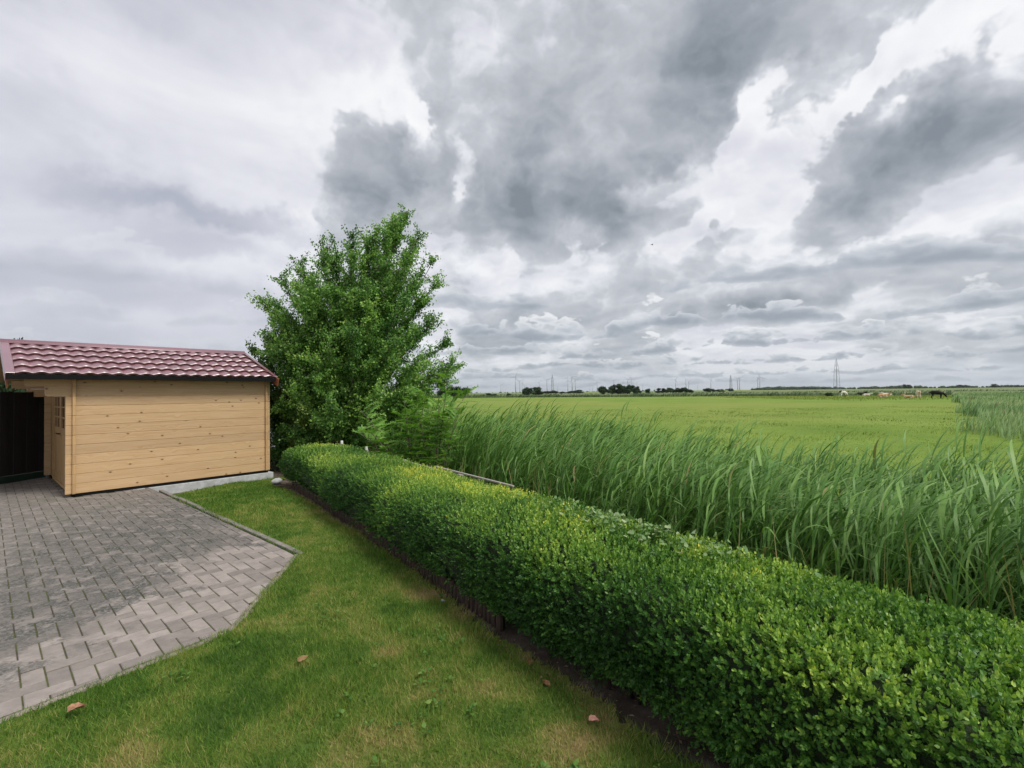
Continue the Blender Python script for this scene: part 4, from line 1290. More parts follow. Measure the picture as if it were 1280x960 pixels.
# uneven pasture sward near enough to show
def build_sward():
    n = 70000
    y = 4.0 + 46.0 * rng.random(n) ** 1.4; k = rng.uniform(-0.35, 1.2, n); x = k * y
    t, o = hedge_to(x, y)
    s = (o > 5.3)
    x, y = x[s], y[s]; n = len(x)
    big = fbm2(x * 0.5, y * 0.5, 17, 4)
    H = (0.03 + 0.09 * sstep(big, 0.45, 0.75)) * rng.uniform(0.6, 1.4, n)
    a = rng.uniform(0, 6.28, n)
    D = nrm(np.stack([np.cos(a) * .5 + .2, np.sin(a) * .5, np.ones(n)], 1))
    W = 0.006 * np.clip(np.hypot(x, y) / 7, 1, 5) * rng.uniform(.6, 1.3, n)
    B = np.stack([x, y, np.full(n, -0.305)], 1)
    U = np.stack([np.cos(a + 1.3), np.sin(a + 1.3), np.zeros(n)], 1) * W[:, None] * .5
    V = np.stack([B - U, B + U, B + D * H[:, None]], 1).reshape(-1, 3)
    tint = np.clip(fbm2(x * .16, y * .16, 19, 4) * 0.9 + rng.normal(0, .12, n), 0, 1)
    me = np_mesh('pasture_tufts', V, [np.arange(3 * n).reshape(-1, 3)], {'tint': np.repeat(tint, 3)})
    tag(link('pasture_tufts', me, leaf_mat('pasture_blades', [(0.2, (0.075, 0.145, 0.016)), (0.5, (0.145, 0.22, 0.030)), (0.8, (0.27, 0.30, 0.075))], 0.6, 0.25, spec=0.2)), kind='stuff')
build_sward()

def build_tall_tufts():
    """longer ungrazed grass where the cows stand"""
    n = 16000
    x = rng.uniform(52, 104, n); y = rng.uniform(68, 128, n)
    k = fbm2(x * .12, y * .3, 37, 3) + rng.normal(0, .08, n) > 0.40
    k &= rng.random(len(k)) < sstep(y, 66, 92)
    x, y = x[k], y[k]; n = len(x)
    a = rng.uniform(0, 6.28, n); H = rng.uniform(.10, .34, n)
    D = nrm(np.stack([np.cos(a) * .4 + .2, np.sin(a) * .4, np.ones(n)], 1)); U = np.stack([np.cos(a + 1.3), np.sin(a + 1.3), np.zeros(n)], 1) * .06
    B = np.stack([x, y, np.full(n, -.31)], 1)
    V = np.stack([B - U, B + U, B + D * H[:, None]], 1).reshape(-1, 3)
    tag(link('pasture_tufts', np_mesh('pasture_tufts', V, [np.arange(3 * n).reshape(-1, 3)], {'tint': np.repeat(np.clip(rng.normal(.66, .13, n), 0, 1), 3)}), bpy.data.materials['pasture_blades']), kind='stuff')
build_tall_tufts()

# ================================================================== trees and shrubs by the garden
def bez(a, b, c, t):
    t = np.asarray(t)[:, None]
    return a * (1 - t) ** 2 + b * 2 * t * (1 - t) + c * t ** 2

def limb_tree(name, base, tips, label, cat, seed, stops, leaf=(0.05, 0.038), twigs=40, per=34, twig_len=(0.3, 0.75), start=0.25, trunk_r=0.07, up=0.5, bark='bark', group=None, droop=0.5, rough=0.5):
    r = np.random.default_rng(seed); pr = random.Random(seed)
    base = np.array(base, float)
    root = tag(link(name, None, None, None, tuple(base)), label, cat, group)
    wood = []; parts = []
    tb = MB()
    nst = max(1, min(5, len(tips) // 7))
    for ti, tip in enumerate(tips):
        tip = np.array(tip, float)
        b0 = np.array([pr.gauss(0, .10), pr.gauss(0, .10), 0.0]); ln = np.linalg.norm(tip)
        c = np.array([tip[0] * 0.22, tip[1] * 0.22, tip[2] * 0.58])
        ts = np.linspace(0, 1, 9)
        pts = bez(b0, c, tip, ts); pts[1:-1] += r.normal(0, 0.02 * ln / 3, (7, 3))
        rad = [max(0.006, trunk_r * (0.35 + 0.10 * ln) * (1 - 0.93 * s) ** 1.1 * (1.0 if ti < nst * 3 else 0.6)) for s in ts]
        wood.append((pts, rad))
        n = int(twigs * (0.6 + 0.13 * ln))
        tt = start + (1 - start) * r.random(n) ** 0.75
        P = bez(b0, c, tip, tt)
        tan = nrm(bez(b0, c, tip, np.minimum(tt + .05, 1.0)) - bez(b0, c, tip, tt - .05))
        D = nrm(tan * 0.75 + nrm(r.normal(0, 1, (n, 3))) * 1.0 + np.array([0, 0, up]))
        L = r.uniform(*twig_len, n) * (1.15 - 0.55 * tt)
        shade = r.normal(0.42, 0.10)
        for q in range(per):
            f = (q + r.random(n)) / per
            p = P + D * (L * f)[:, None] + np.array([0, 0, -1.0]) * (L * 0.18 * droop * f * f)[:, None] + r.normal(0, 0.035, (n, 3))
            dl = nrm(nrm(r.normal(0, 1, (n, 3))) + np.array([0, 0, -droop]) + D * 0.3)
            U = r.normal(0, 1, (n, 3))
            ll = leaf[0] * r.uniform(0.65, 1.25, n)
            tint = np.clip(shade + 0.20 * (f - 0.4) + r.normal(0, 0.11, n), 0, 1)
            V, F, kv = leaf_geo(p, dl, U, ll, ll * (leaf[1] / leaf[0]), False, 0.12, 0.12)
            parts.append((V, F, np.repeat(tint, kv)))
        if ti % 2 == 0:
            for k in range(0, n, 5):
                tb.tube([P[k], P[k] + D[k] * L[k] * .5, P[k] + D[k] * L[k]], [0.006, 0.004, 0.002], 4, False)
    for k, (pts, rad) in enumerate(wood):
        m = MB(); m.tube([tuple(p) for p in pts], rad, 8 if k < nst else 6)
        link('trunk' if k < nst else 'limb', m.mesh('trunk', True), M[bark], root)
    if tb.v: tag(link('twigs', tb.mesh('twigs'), M['twig'], root), kind='stuff')
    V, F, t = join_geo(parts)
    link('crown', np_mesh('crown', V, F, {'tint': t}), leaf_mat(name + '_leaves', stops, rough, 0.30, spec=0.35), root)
    return root

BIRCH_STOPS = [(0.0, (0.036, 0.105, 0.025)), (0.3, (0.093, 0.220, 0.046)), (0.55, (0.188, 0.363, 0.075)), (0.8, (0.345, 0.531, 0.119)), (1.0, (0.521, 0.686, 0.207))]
def build_garden_trees():
    px = 11.5 / 600
    def T(x, y, d=None):
        d = random.gauss(0, 0.55) if d is None else d
        return ((x - 434) * px, d, 1.9 + (494 - y) * px)
    tips = [T(511, 264, 0), T(492, 292, .2), T(468, 300, -.2), T(440, 293, .1), T(408, 308, -.3), T(372, 325, .2), T(357, 347, -.2), T(326, 374, 0), T(338, 396, .4), T(345, 420, -.5),
            T(545, 322, .1), T(552, 356, -.2), T(546, 396, .3), T(563, 428, 0), T(574, 455, -.3), T(560, 478, .3), T(530, 300, -.3),
            T(425, 335, -1.0), T(455, 330, .8), T(500, 335, -.9), T(400, 372, -1.2), T(440, 385, -1.5), T(480, 375, -1.3), T(520, 390, -1.2), T(385, 435, -1.3), T(425, 450, -1.7), T(470, 425, -1.6), T(510, 440, -1.5), T(540, 450, -1.0),
            T(395, 490, -1.3), T(445, 500, -1.6), T(495, 495, -1.5), T(372, 470, -.6), T(428, 525, -1.2), T(525, 490, -.9), T(470, 540, -1.0), T(410, 350, 1.0), T(480, 330, 1.1), T(450, 420, 1.2), T(510, 410, 1.0), T(390, 410, .9), T(365, 510, -.4), T(380, 535, -.8), T(350, 480, 0.2)]
    # fill the crown between the leading shoots
    rr = random.Random(44)
    sil = [(511, 262), (538, 302), (550, 340), (546, 395), (566, 430), (574, 462), (552, 490), (528, 545), (440, 560), (362, 548), (342, 500), (322, 440), (332, 402), (324, 374), (354, 338), (372, 322), (406, 304), (440, 290), (470, 294), (490, 275)]
    def inside(x, y):
        c = False
        for (x1, y1), (x2, y2) in zip(sil, sil[1:] + sil[:1]):
            if (y1 > y) != (y2 > y) and x < (x2 - x1) * (y - y1) / (y2 - y1) + x1: c = not c
        return c
    cnt = 0
    while cnt < 120:
        x = rr.uniform(315, 580); y = rr.uniform(262, 555)
        if not inside(x, y): continue
        edge = min(math.hypot(x - q[0], y - q[1]) for q in sil)
        dmax = min(1.7, 0.25 + edge * px * 0.9)
        tips.append(T(x, y, rr.choice((-1, -1, 1)) * dmax * rr.uniform(.4, 1.0))); cnt += 1
    limb_tree('birch_tree', (-3.96, 11.5, -0.30), tips, 'tall bushy birch tree standing beyond the far end of the hedge', 'tree', 3, BIRCH_STOPS, leaf=(0.050, 0.038), twigs=32, per=40, twig_len=(0.28, 0.72), start=0.45)
    # rounded shrub behind the rear corner of the shed
    p2 = 12.6 / 600
    def S(x, y, d=None):
        d = random.gauss(0, 0.4) if d is None else d
        return ((x - 355) * p2, d, 1.8 + (495 - y) * p2)
    tips = [S(318, 436, 0), S(330, 424, .1), S(346, 420, -.2), S(365, 424, 0), S(320, 455, .2), S(385, 436, 0), S(335, 440, -.8), S(355, 445, -.9), S(378, 455, -.8), S(345, 475, -.7), S(368, 490, -.8), S(350, 510, -.6), S(375, 520, -.6), S(390, 480, -.5), S(360, 430, .7)]
    limb_tree('leafy_tree', (-5.98, 12.6, -0.20), tips, 'rounded light green leafy tree peeping over the rear end of the shed roof', 'tree', 9,
              [(0.0, (0.020, 0.055, 0.012)), (0.4, (0.055, 0.120, 0.022)), (0.7, (0.110, 0.190, 0.035)), (1.0, (0.20, 0.27, 0.06))], leaf=(0.055, 0.036), twigs=48, per=26, twig_len=(0.22, 0.5), up=0.3, trunk_r=0.05)
    # small yellowish shrub in the gap
    tips = [(random.gauss(0, .14), random.gauss(0, .1), random.uniform(0.5, 1.0)) for _ in range(7)]
    limb_tree('yellow_shrub', (-4.98, 11.05, 0.10), tips, 'small yellow green shrub in the dark gap between shed and birch', 'shrub', 12,
              [(0.0, (0.07, 0.12, 0.015)), (0.5, (0.20, 0.23, 0.025)), (1.0, (0.40, 0.36, 0.04))], leaf=(0.05, 0.03), twigs=22, per=14, twig_len=(0.12, 0.25), trunk_r=0.02)
build_garden_trees()

def frond_shrub(name, base, h, spread, nst, seed, label, stops):
    """shrub of upright shoots with feathered compound leaves"""
    r = np.random.default_rng(seed); pr = random.Random(seed)
    root = tag(link(name, None, None, None, base), label, 'shrub')
    parts = []; rb = MB()
    for s in range(nst):
        tip = np.array([pr.gauss(0, spread), pr.gauss(0, spread * .7), h * pr.uniform(0.62, 1.0)])
        b0 = np.array([pr.gauss(0, .08), pr.gauss(0, .08), 0.0]); c = np.array([tip[0] * .35, tip[1] * .35, tip[2] * .6])
        pts = bez(b0, c, tip, np.linspace(0, 1, 7))
        m = MB(); m.tube([tuple(p) for p in pts], [0.016, 0.014, 0.012, 0.010, 0.008, 0.006, 0.003], 6); link('stem', m.mesh('stem', True), M['bark'], root)
        nf = int(16 * h / 1.6)
        for q in range(nf):
            f = 0.22 + 0.78 * (q + pr.random()) / nf
            p = bez(b0, c, tip, [f])[0]
            a = pr.uniform(0, 6.283)
            d0 = np.array([math.cos(a), math.sin(a), pr.uniform(0.25, 0.9) + 0.5 * (f > 0.9)]); d0 /= np.linalg.norm(d0)
            L = pr.uniform(0.24, 0.42)
            side = np.cross(d0, [0, 0, 1.0]); side /= np.linalg.norm(side)
            k = np.arange(1, 9) / 8.0
            cen = p + d0 * (L * k)[:, None] - np.array([0, 0, 1.0]) * (L * 0.35 * k * k)[:, None]
            rb.tube([tuple(p), tuple(cen[3]), tuple(cen[7])], [0.003, 0.002, 0.001], 3, False)
            up = np.cross(side, d0)
            for sg in (-1, 1):
                D = nrm(side * sg + d0 * 0.55 - up * 0.15 + r.normal(0, .08, (8, 3)))
                ll = 0.085 * (1 - 0.35 * np.abs(k - 0.45)) * r.uniform(.85, 1.15, 8)
                V, F, kv = leaf_geo(cen, D, np.tile(d0, (8, 1)) + r.normal(0, .1, (8, 3)), ll, ll * 0.34, True, 0.1, 0.15)
                parts.append((V, F, np.full(len(V), np.clip(pr.gauss(0.5, 0.16) + 0.18 * (f - .5), 0, 1))))
            V, F, kv = leaf_geo(cen[7:], d0[None], side[None], np.array([0.08]), np.array([0.028]), True, 0.1, 0.15)
            parts.append((V, F, np.full(len(V), 0.6)))
    tag(link('leaf_stalks', rb.mesh('leaf_stalks'), M['twig'], root), kind='stuff')
    V, F, t = join_geo(parts)
    link('foliage', np_mesh('foliage', V, F, {'tint': t}), leaf_mat(name + '_leaves', stops, 0.5, 0.32, spec=0.3), root)
ELDER = [(0.0, (0.061, 0.148, 0.032)), (0.5, (0.148, 0.313, 0.052)), (1.0, (0.313, 0.505, 0.096))]
frond_shrub('ash_sapling', (-1.32, 8.35, -0.35), 2.55, 0.22, 5, 21, 'bright green feathery sapling in front of the right side of the birch', ELDER)
frond_shrub('elder_shrub', (-1.80, 8.70, -0.35), 2.05, 0.55, 14, 22, 'broad feathery green shrub between the birch and the reeds', ELDER)

# dark undergrowth in the gap between shed, trees and hedge end
def build_undergrowth():
    n = 15000
    c = np.array([(-5.55, 11.6, .55, .7), (-4.9, 11.9, .6, .6), (-4.2, 11.9, .8, .65), (-3.3, 12.2, .8, .7), (-5.2, 12.8, .9, .9), (-4.2, 13.2, 1.2, .8), (-6.3, 12.8, .8, 1.0), (-2.6, 11.4, .6, .55)])
    i = rng.integers(0, len(c), n)
    d = nrm(rng.normal(0, 1, (n, 3)))
    P = np.stack([c[i, 0], c[i, 1], np.full(n, -.1)], 1) + d * (c[i, 2] * rng.uniform(.5, 1.05, n))[:, None] * np.stack([np.ones(n), np.ones(n), c[i, 3] / c[i, 2] * 1.3], 1)
    P[:, 2] = np.abs(P[:, 2] + .1) - .1
    D = nrm(d + rng.normal(0, .7, (n, 3))); U = rng.normal(0, 1, (n, 3)); L = rng.uniform(.05, .10, n)
    V, F, kv = leaf_geo(P, D, U, L, L * .6, False, .1, .2)
    tag(link('undergrowth', np_mesh('undergrowth', V, F, {'tint': np.repeat(np.clip(rng.normal(.25, .15, n), 0, 1), kv)}), leaf_mat('undergrowth_leaves', BIRCH_STOPS, .55, .2)), kind='stuff')
build_undergrowth()

# low weeds on the bank
def build_weeds():
    n = 900
    t = rng.uniform(-1.5, 12.5, n); o = rng.uniform(1.15, 2.1, n)
    c = fbm2(t * 1.2, o * 1.2, 55, 3)
    k = c > 0.42; t, o = t[k], o[k]; n = len(t)
    xy = hedge_xy(t, o); z = np.interp(o, [0.9, 1.25, 1.9, 2.6], [-0.16, -0.13, -0.5, -0.85])
    parts = []
    for q in range(16):
        f = q / 15
        h = rng.uniform(0.25, 0.62, n)
        p = np.stack([xy[:, 0] + rng.normal(0, .05, n), xy[:, 1] + rng.normal(0, .05, n), z + h * f], 1)
        a = rng.uniform(0, 6.28, n)
        D = np.stack([np.cos(a), np.sin(a), rng.uniform(-.2, .7, n)], 1)
        U = np.stack([-np.sin(a), np.cos(a), np.zeros(n)], 1)
        L = rng.uniform(0.04, 0.09, n)
        V, F, kv = leaf_geo(p, D, U, L, L * 0.5, True, 0.1, 0.25)
        parts.append((V, F, np.repeat(np.clip(rng.normal(.45, .2, n), 0, 1), kv)))
    V, F, tt = join_geo(parts)
    tag(link('bank_weeds', np_mesh('bank_weeds', V, F, {'tint': tt}), leaf_mat('weed_leaves', ELDER, 0.5, 0.25)), kind='stuff')
build_weeds()

# ================================================================== far trees
def hy(px): return 490.5 - (px - 640) * 0.0117
def far_pt(px, Y): return (px - 640) / 600 * Y
def far_z(px, py, Y): return CAM_H + (hy(px) - py) / 600 * Y

FAR_STOPS = [(0.0, (0.016, 0.034, 0.014)), (0.5, (0.034, 0.064, 0.024)), (1.0, (0.070, 0.105, 0.040))]
far_leaf = leaf_mat('far_leaves', FAR_STOPS, 0.7, 0.15, spec=0.15)
def far_tree_mesh(seed, nleaf=2600):
    """unit tree: 1 high, about 1 wide; lobes of foliage carrying leaf clumps"""
    r = np.random.default_rng(seed)
    nl = 15
    C = np.stack([r.uniform(-.30, .30, nl), r.uniform(-.30, .30, nl), r.uniform(.22, .80, nl)], 1)
    C[:, :2] *= (1.15 - 0.6 * np.abs(C[:, 2:3] - .4))
    Rr = r.uniform(.13, .22, nl)
    i = r.integers(0, nl, nleaf)
    d = nrm(r.normal(0, 1, (nleaf, 3)))
    P = C[i] + d * (Rr[i] * r.uniform(.75, 1.05, nleaf))[:, None]
    P[:, 2] = np.clip(P[:, 2], 0.03, 1.0)
    D = nrm(d + r.normal(0, .8, (nleaf, 3))); U = r.normal(0, 1, (nleaf, 3))
    L = r.uniform(.035, .075, nleaf)
    V, F, kv = leaf_geo(P, D, U, L, L * .8, False, .1, .1)
    t = np.repeat(np.clip(r.normal(.4, .18, nl)[i] + r.normal(0, .15, nleaf), 0, 1), kv)
    # solid hearts of the lobes
    bm = bmesh.new()
    for k in range(nl):
        bmesh.ops.create_icosphere(bm, subdivisions=1, radius=Rr[k] * .86, matrix=Matrix.Translation(C[k]))
    vs = np.array([v.co[:] for v in bm.verts]); bm.verts.index_update(); fs = np.array([[v.index for v in f.verts] for f in bm.faces]); bm.free()
    V, F, t = join_geo([(V, F, t), (vs, [fs], np.full(len(vs), .2))])
    return np_mesh('crown', V, F, {'tint': t})
far_meshes = [far_tree_mesh(100 + k) for k in range(5)]
tm = MB(); tm.tube([(0, 0, -0.02), (0.005, 0, .2), (0.0, 0.01, .5)], [.028, .022, .012], 6); far_trunk = tm.mesh('trunk', True)
def far_tree(px, wpx, top, Y, label, group=None, k=None, name='tree'):
    h = far_z(px, top, Y) + 0.3; w = wpx / 600 * Y / 0.92
    r = tag(link(name, None, None, None, (far_pt(px, Y), Y, -0.3), (0, 0, random.uniform(0, 6.28))), label, 'tree' if name == 'tree' else 'bush', group)
    r.scale = (w, w, h)
    link('crown', far_meshes[random.randrange(5) if k is None else k], far_leaf, r)
    link('trunk', far_trunk, M['bark'], r)
FAR = [
    (555, 20, 484.5, 208, 'dark tree at the field edge, half hidden by the birch leaves', None),
    (567, 22, 482.5, 212, 'round dark tree at the field edge, middle of the clump right of the birch', None),
    (579, 20, 483.8, 208, 'dark tree at the right end of the clump right of the birch', None),
    (603, 9, 493.2, 260, 'tiny dark bush on the horizon beside the clump right of the birch', None),
    (611, 9, 491.2, 262, 'small dark bush on the horizon, tallest of a low line between two clumps', None),
    (618.5, 7, 492.2, 264, 'tiny bush on the horizon at the right end of a low line', None),
    (636, 6, 491.6, 270, 'tiny lone bush on the horizon left of the single round tree', None),
    (661, 17, 483.8, 258, 'single broad dark round tree standing on the horizon', None),
    (672, 15, 483.4, 262, 'dark round tree leaning against the broad single one', None),
    (683, 11, 488.6, 480, 'low far tree, first of the bluish line behind the round pair', None),
    (692, 12, 487.6, 480, 'low far tree of the bluish line under the slender pylon', None),
    (703, 10, 489.6, 490, 'lowest tree of the bluish line right of the slender pylon', None),
    (713, 12, 488.4, 480, 'far bluish tree in the middle of the line by the turbines', None),
    (722, 13, 487.2, 475, 'highest rounded tree at the right end of the bluish line', None),
    (755, 15, 482.2, 268, 'dark tree at the left end of the big dark clump', None),
    (764.5, 16, 480.0, 272, 'tall dark tree second in the big dark clump', None),
    (776, 17, 479.6, 268, 'tallest dark tree in the middle of the big dark clump', None),
    (787, 15, 480.4, 270, 'dark tree second from the right in the big dark clump', None),
    (795, 12, 482.2, 266, 'lower dark tree at the right end of the big dark clump', None),
    (809, 7, 485.2, 300, 'small lone upright tree right of the big dark clump', None),
    (827, 12, 485.0, 330, 'dark tree at the left end of the second clump', None),
    (838, 13, 484.2, 332, 'broad dark tree second in the second clump', None),
    (848, 12, 484.4, 330, 'dark tree in the middle of the second clump', None),
    (856, 11, 483.8, 328, 'tallest dark tree in the second clump', None),
    (862, 8, 486.4, 330, 'low dark tree at the right end of the second clump', None),
    (883.5, 9, 484.6, 430, 'leftmost tree of the short third clump on the horizon', None),
    (891, 9, 485.6, 432, 'middle tree of the short third clump on the horizon', None),
    (899, 10, 486.4, 436, 'low tree at the right end of the third clump on the horizon', None),
    (913, 6, 485.4, 520, 'tiny far tree at the foot of a thin pylon', None),
    (1131, 5, 479.8, 900, 'tall far tree poking above the wood behind the cows', None),
    (1136.5, 6, 480.4, 900, 'second far tree poking above the wood behind the cows', None),
    (1204, 14, 480.5, 1100, 'rounded far hump of trees on the wood behind the right ditch', None),
    (1243, 7, 479.8, 900, 'far tree above the right ditch nearest the picture edge', None),
]
for f in FAR: far_tree(f[0], f[1], f[2], f[3], f[4], f[5])
far_tree(12, 34, 422.5, 30, 'dark twiggy tree top just showing above the shed ridge', None)

def woods(name, pts, Y0, n, wlen, stops_shift):
    """a far wood that reads as one mass: many merged crowns"""
    r = np.random.default_rng(len(pts) + int(Y0))
    px = np.array([p[0] for p in pts]); py = np.array([p[1] for p in pts])
    bm = bmesh.new()
    for k in range(n):
        x = r.uniform(px[0], px[-1]); top = np.interp(x, px, py) + r.normal(0, .45)
        Y = Y0 + r.uniform(-60, 60) * Y0 / 1000
        h = max(2.0, far_z(x, top, Y) + 0.3)
        w = h * r.uniform(.55, 1.0)
        mt = Matrix.Translation((far_pt(x, Y), Y, -0.3 + h * .42)) @ Matrix.Diagonal((w, w, h * .58, 1))
        g = bmesh.ops.create_icosphere(bm, subdivisions=2, radius=1.0, matrix=mt)
        for v in g['verts']:
            v.co += Vector(mnoise.noise_vector(v.co * (2.2 / h))) * h * .18
    me = bpy.data.meshes.new(name); bm.to_mesh(me); bm.free()
    at = me.attributes.new('tint', 'FLOAT', 'POINT'); at.data.foreach_set('value', np.clip(r.normal(.4, .25, len(me.vertices)), 0, 1).astype(np.float32))
    tag(link(name, me, far_leaf), kind='stuff')
woods('distant_woods', [(940, 486.2), (950, 484.6), (975, 483.6), (1010, 483.2), (1050, 484.0), (1075, 484.6)], 1500, 150, 0, 0)
woods('distant_woods', [(1066, 485.0), (1080, 483.9), (1105, 483.2), (1130, 481.8), (1160, 482.9), (1185, 482.6), (1205, 481.4), (1222, 483.5), (1245, 481.8), (1290, 481.2), (1340, 481.0)], 1250, 190, 0, 0)
woods('distant_woods', [(480, 491.3), (560, 491.0), (640, 490.0), (740, 489.2), (830, 487.5), (945, 486.2)], 2400, 170, 0, 0)

# ================================================================== wind turbines and pylons
tw = MB(); tw.tube([(0, 0, 0), (0, 0, .5), (0, 0, 1.0)], [.030, .025, .019], 10); tower_me = tw.mesh('tower', True)
nc = MB(); nc.bbox(-.018, .018, -.028, .05, -.014, .018, .004); nac_me = nc.mesh('nacelle')
def blade_mesh():
    m = MB(); prof = []
    for z, c, th in ((0.0, .012, .010), (.06, .030, .008), (.16, .026, .006), (.34, .014, .004), (.5, .004, .002)):
        prof.append([(-c * .35, 0 - th * .5, z), (c * .65, 0, z), (-c * .35, th * .5, z)])
    vs = [p for q in prof for p in q]; fs = []
    for i in range(4):
        for k in range(3):
            fs.append((3 * i + k, 3 * i + (k + 1) % 3, 3 * i + 3 + (k + 1) % 3, 3 * i + 3 + k))
    m.add(vs, fs); return m.mesh('blade', True)
blade_me = blade_mesh()
hb = MB(); hb.tube([(0, 0, 0), (0, -.02, 0), (0, -.032, 0)], [.014, .012, .003], 8); hub_me = hb.mesh('hub', True)
TURB = [(589, 482, 3400), (597, 486.5, 4600), (603, 488, 5200), (626, 481, 3400), (628.8, 484.5, 4300), (632, 486, 4700), (644.5, 471.5, 2700), (649.8, 476.5, 3300), (652.8, 478.5, 3600), (655.5, 483, 4200),
        (674, 478.5, 3000), (683.8, 475, 2800), (697, 482.5, 4200), (709.8, 475.5, 2900), (715.2, 471.5, 2500), (719.3, 475, 2900), (737, 482.5, 4300), (740.5, 482, 4300), (746.3, 477.8, 3200), (767, 475.8, 2900),
        (778.5, 478.8, 3600), (785, 475, 2900), (789.6, 474.6, 2800), (796, 477.8, 3300), (803, 481.5, 4100), (818.5, 483, 4600), (844.5, 474.8, 3000), (857.5, 474.8, 2900), (860.8, 476.8, 3200), (872, 482, 4400),
        (888.5, 474.5, 2900), (922, 473.5, 2900), (924.3, 472.8, 2800), (947.3, 472.3, 2800), (949.8, 471.8, 2700)]
ORD = ['first', 'second', 'third', 'fourth', 'fifth', 'sixth', 'seventh', 'eighth', 'ninth', 'tenth', 'eleventh', 'twelfth']
ZONES = [(0, 660, 'between birch and broad round tree'), (660, 750, 'over the bluish tree line'), (750, 812, 'over the big dark clump'), (812, 880, 'over the second clump'), (880, 1000, 'over the third clump')]
seen_in = {}
for k, (px, py, Y) in enumerate(TURB):
    h = far_z(px, py, Y) + 0.3
    z = [q for q in ZONES if q[0] <= px < q[1]][0][2]
    seen_in[z] = seen_in.get(z, -1) + 1
    lab = ORD[seen_in[z]] + ' wind turbine from the left ' + z
    r = tag(link('wind_turbine', None, None, None, (far_pt(px, Y), Y, -0.3), (0, 0, random.uniform(-.5, .5))), lab, 'wind turbine', 'wind turbines along the horizon')
    r.scale = (h, h, h)
    link('tower', tower_me, M['turbine'], r)
    nac = link('nacelle', nac_me, M['turbine'], r, (0, 0, 1.005))
    link('hub', hub_me, M['turbine'], r, (0, -.03, 1.007))
    a = random.uniform(0, 2.09)
    for b in range(3):
        link('blade', blade_me, M['turbine'], r, (0, -.05, 1.007), (0, a + b * 2.0944, 0))

def pylon(px, top, Y, label):
    H = far_z(px, top, Y) + 0.3
    r = tag(link('pylon', None, None, None, (far_pt(px, Y), Y, -0.3), (0, 0, 0.25)), label, 'pylon')
    th = 0.0044 * max(H, Y / 16.0) * 0.9
    def bar(mb, a, b, k=1.0): mb.tube([a, b], th * k, 4, False)
    body = MB(); hw0, hw1 = 0.062 * H, 0.042 * H
    zs = [0, .12, .24, .36, .47, .57, .66]
    def w(z): return hw0 + (hw1 - hw0) * z / .66
    for sx in (-1, 1):
        for sy in (-1, 1):
            bar(body, (sx * w(0), sy * w(0), 0), (sx * w(.66), sy * w(.66), .66 * H), 1.1)
    for z0, z1 in zip(zs[:-1], zs[1:]):
        for s in (-1, 1):
            bar(body, (-w(z0), s * w(z0), z0 * H), (w(z1), s * w(z1), z1 * H), .28); bar(body, (w(z0), s * w(z0), z0 * H), (-w(z1), s * w(z1), z1 * H), .28)
            bar(body, (s * w(z0), -w(z0), z0 * H), (s * w(z1), w(z1), z1 * H), .28)
    link('lattice_body', body.mesh('lattice_body'), M['pylon'], r)
    pk = MB()
    for sx in (-1, 1):
        for sy in (-1, 1):
            bar(pk, (sx * hw1, sy * hw1, .66 * H), (sx * .006 * H, sy * .006 * H, H), .9)
    for z in (.66, .75, .84, .92):
        q = hw1 * (1 - (z - .66) / .34)
        bar(pk, (-q, -q, z * H), (q, -q, z * H), .5); bar(pk, (-q, q, z * H), (q, q, z * H), .5)
    link('lattice_peak', pk.mesh('lattice_peak'), M['pylon'], r)
    for z, L in ((.66, .085), (.80, .070)):
        m = MB(); q = L * H
        bar(m, (-q, 0, z * H), (q, 0, z * H), .8); bar(m, (-q, 0, z * H), (0, 0, (z + .035) * H), .4); bar(m, (q, 0, z * H), (0, 0, (z + .035) * H), .4)
        for x in (-q, -q * .55, q * .55, q): m.tube([(x, 0, z * H), (x, 0, (z - .035) * H)], th * .6, 4)
        link('crossarm', m.mesh('crossarm'), M['pylon'], r)
pylon(1046, 448.5, 600, 'tall steel lattice pylon standing out above the cows')
pylon(690.5, 468.5, 1150, 'slender lattice pylon rising above the bluish line of far trees')
pylon(913.5, 469, 1200, 'thin lattice pylon right of the third clump of far trees')

# ================================================================== cows
def cow_mat(name, a, b, lo, hi, sc=1.6):
    m, T, p, out = new_mat(name)
    tc = T.node('ShaderNodeTexCoord').outputs['Object']
    n = T.noise(tc, sc, 2, 0.4)
    T.put(p.inputs['Base Color'], T.mix(T.smooth(n, lo, hi), a, b))
    p.inputs['Roughness'].default_value = 0.8; p.inputs['Specular IOR Level'].default_value = 0.2
    return m
CM = {'black': cow_mat('black_hide', (0.012, 0.010, 0.009), (0.03, 0.02, 0.016), .45, .6), 'cream': cow_mat('cream_hide', (0.62, 0.52, 0.40), (0.30, 0.14, 0.07), .56, .60),
      'tan': cow_mat('tan_hide', (0.50, 0.30, 0.15), (0.60, 0.50, 0.38), .52, .58), 'pied': cow_mat('pied_hide', (0.70, 0.66, 0.60), (0.015, 0.013, 0.012), .52, .55), 'white': cow_mat('white_hide', (0.68, 0.63, 0.55), (0.55, 0.45, 0.34), .5, .6)}
HEADS = {
    'graze': [((1.30, 0, .92), .19, 6), ((1.55, 0, .58), .14, -1), ((1.66, 0, .40), .115, -1), ((1.76, 0, .22), .075, -1)],
    'up': [((1.30, 0, 1.30), .19, 6), ((1.48, 0, 1.48), .14, -1), ((1.66, 0, 1.44), .115, -1), ((1.88, 0, 1.32), .075, -1)],
}
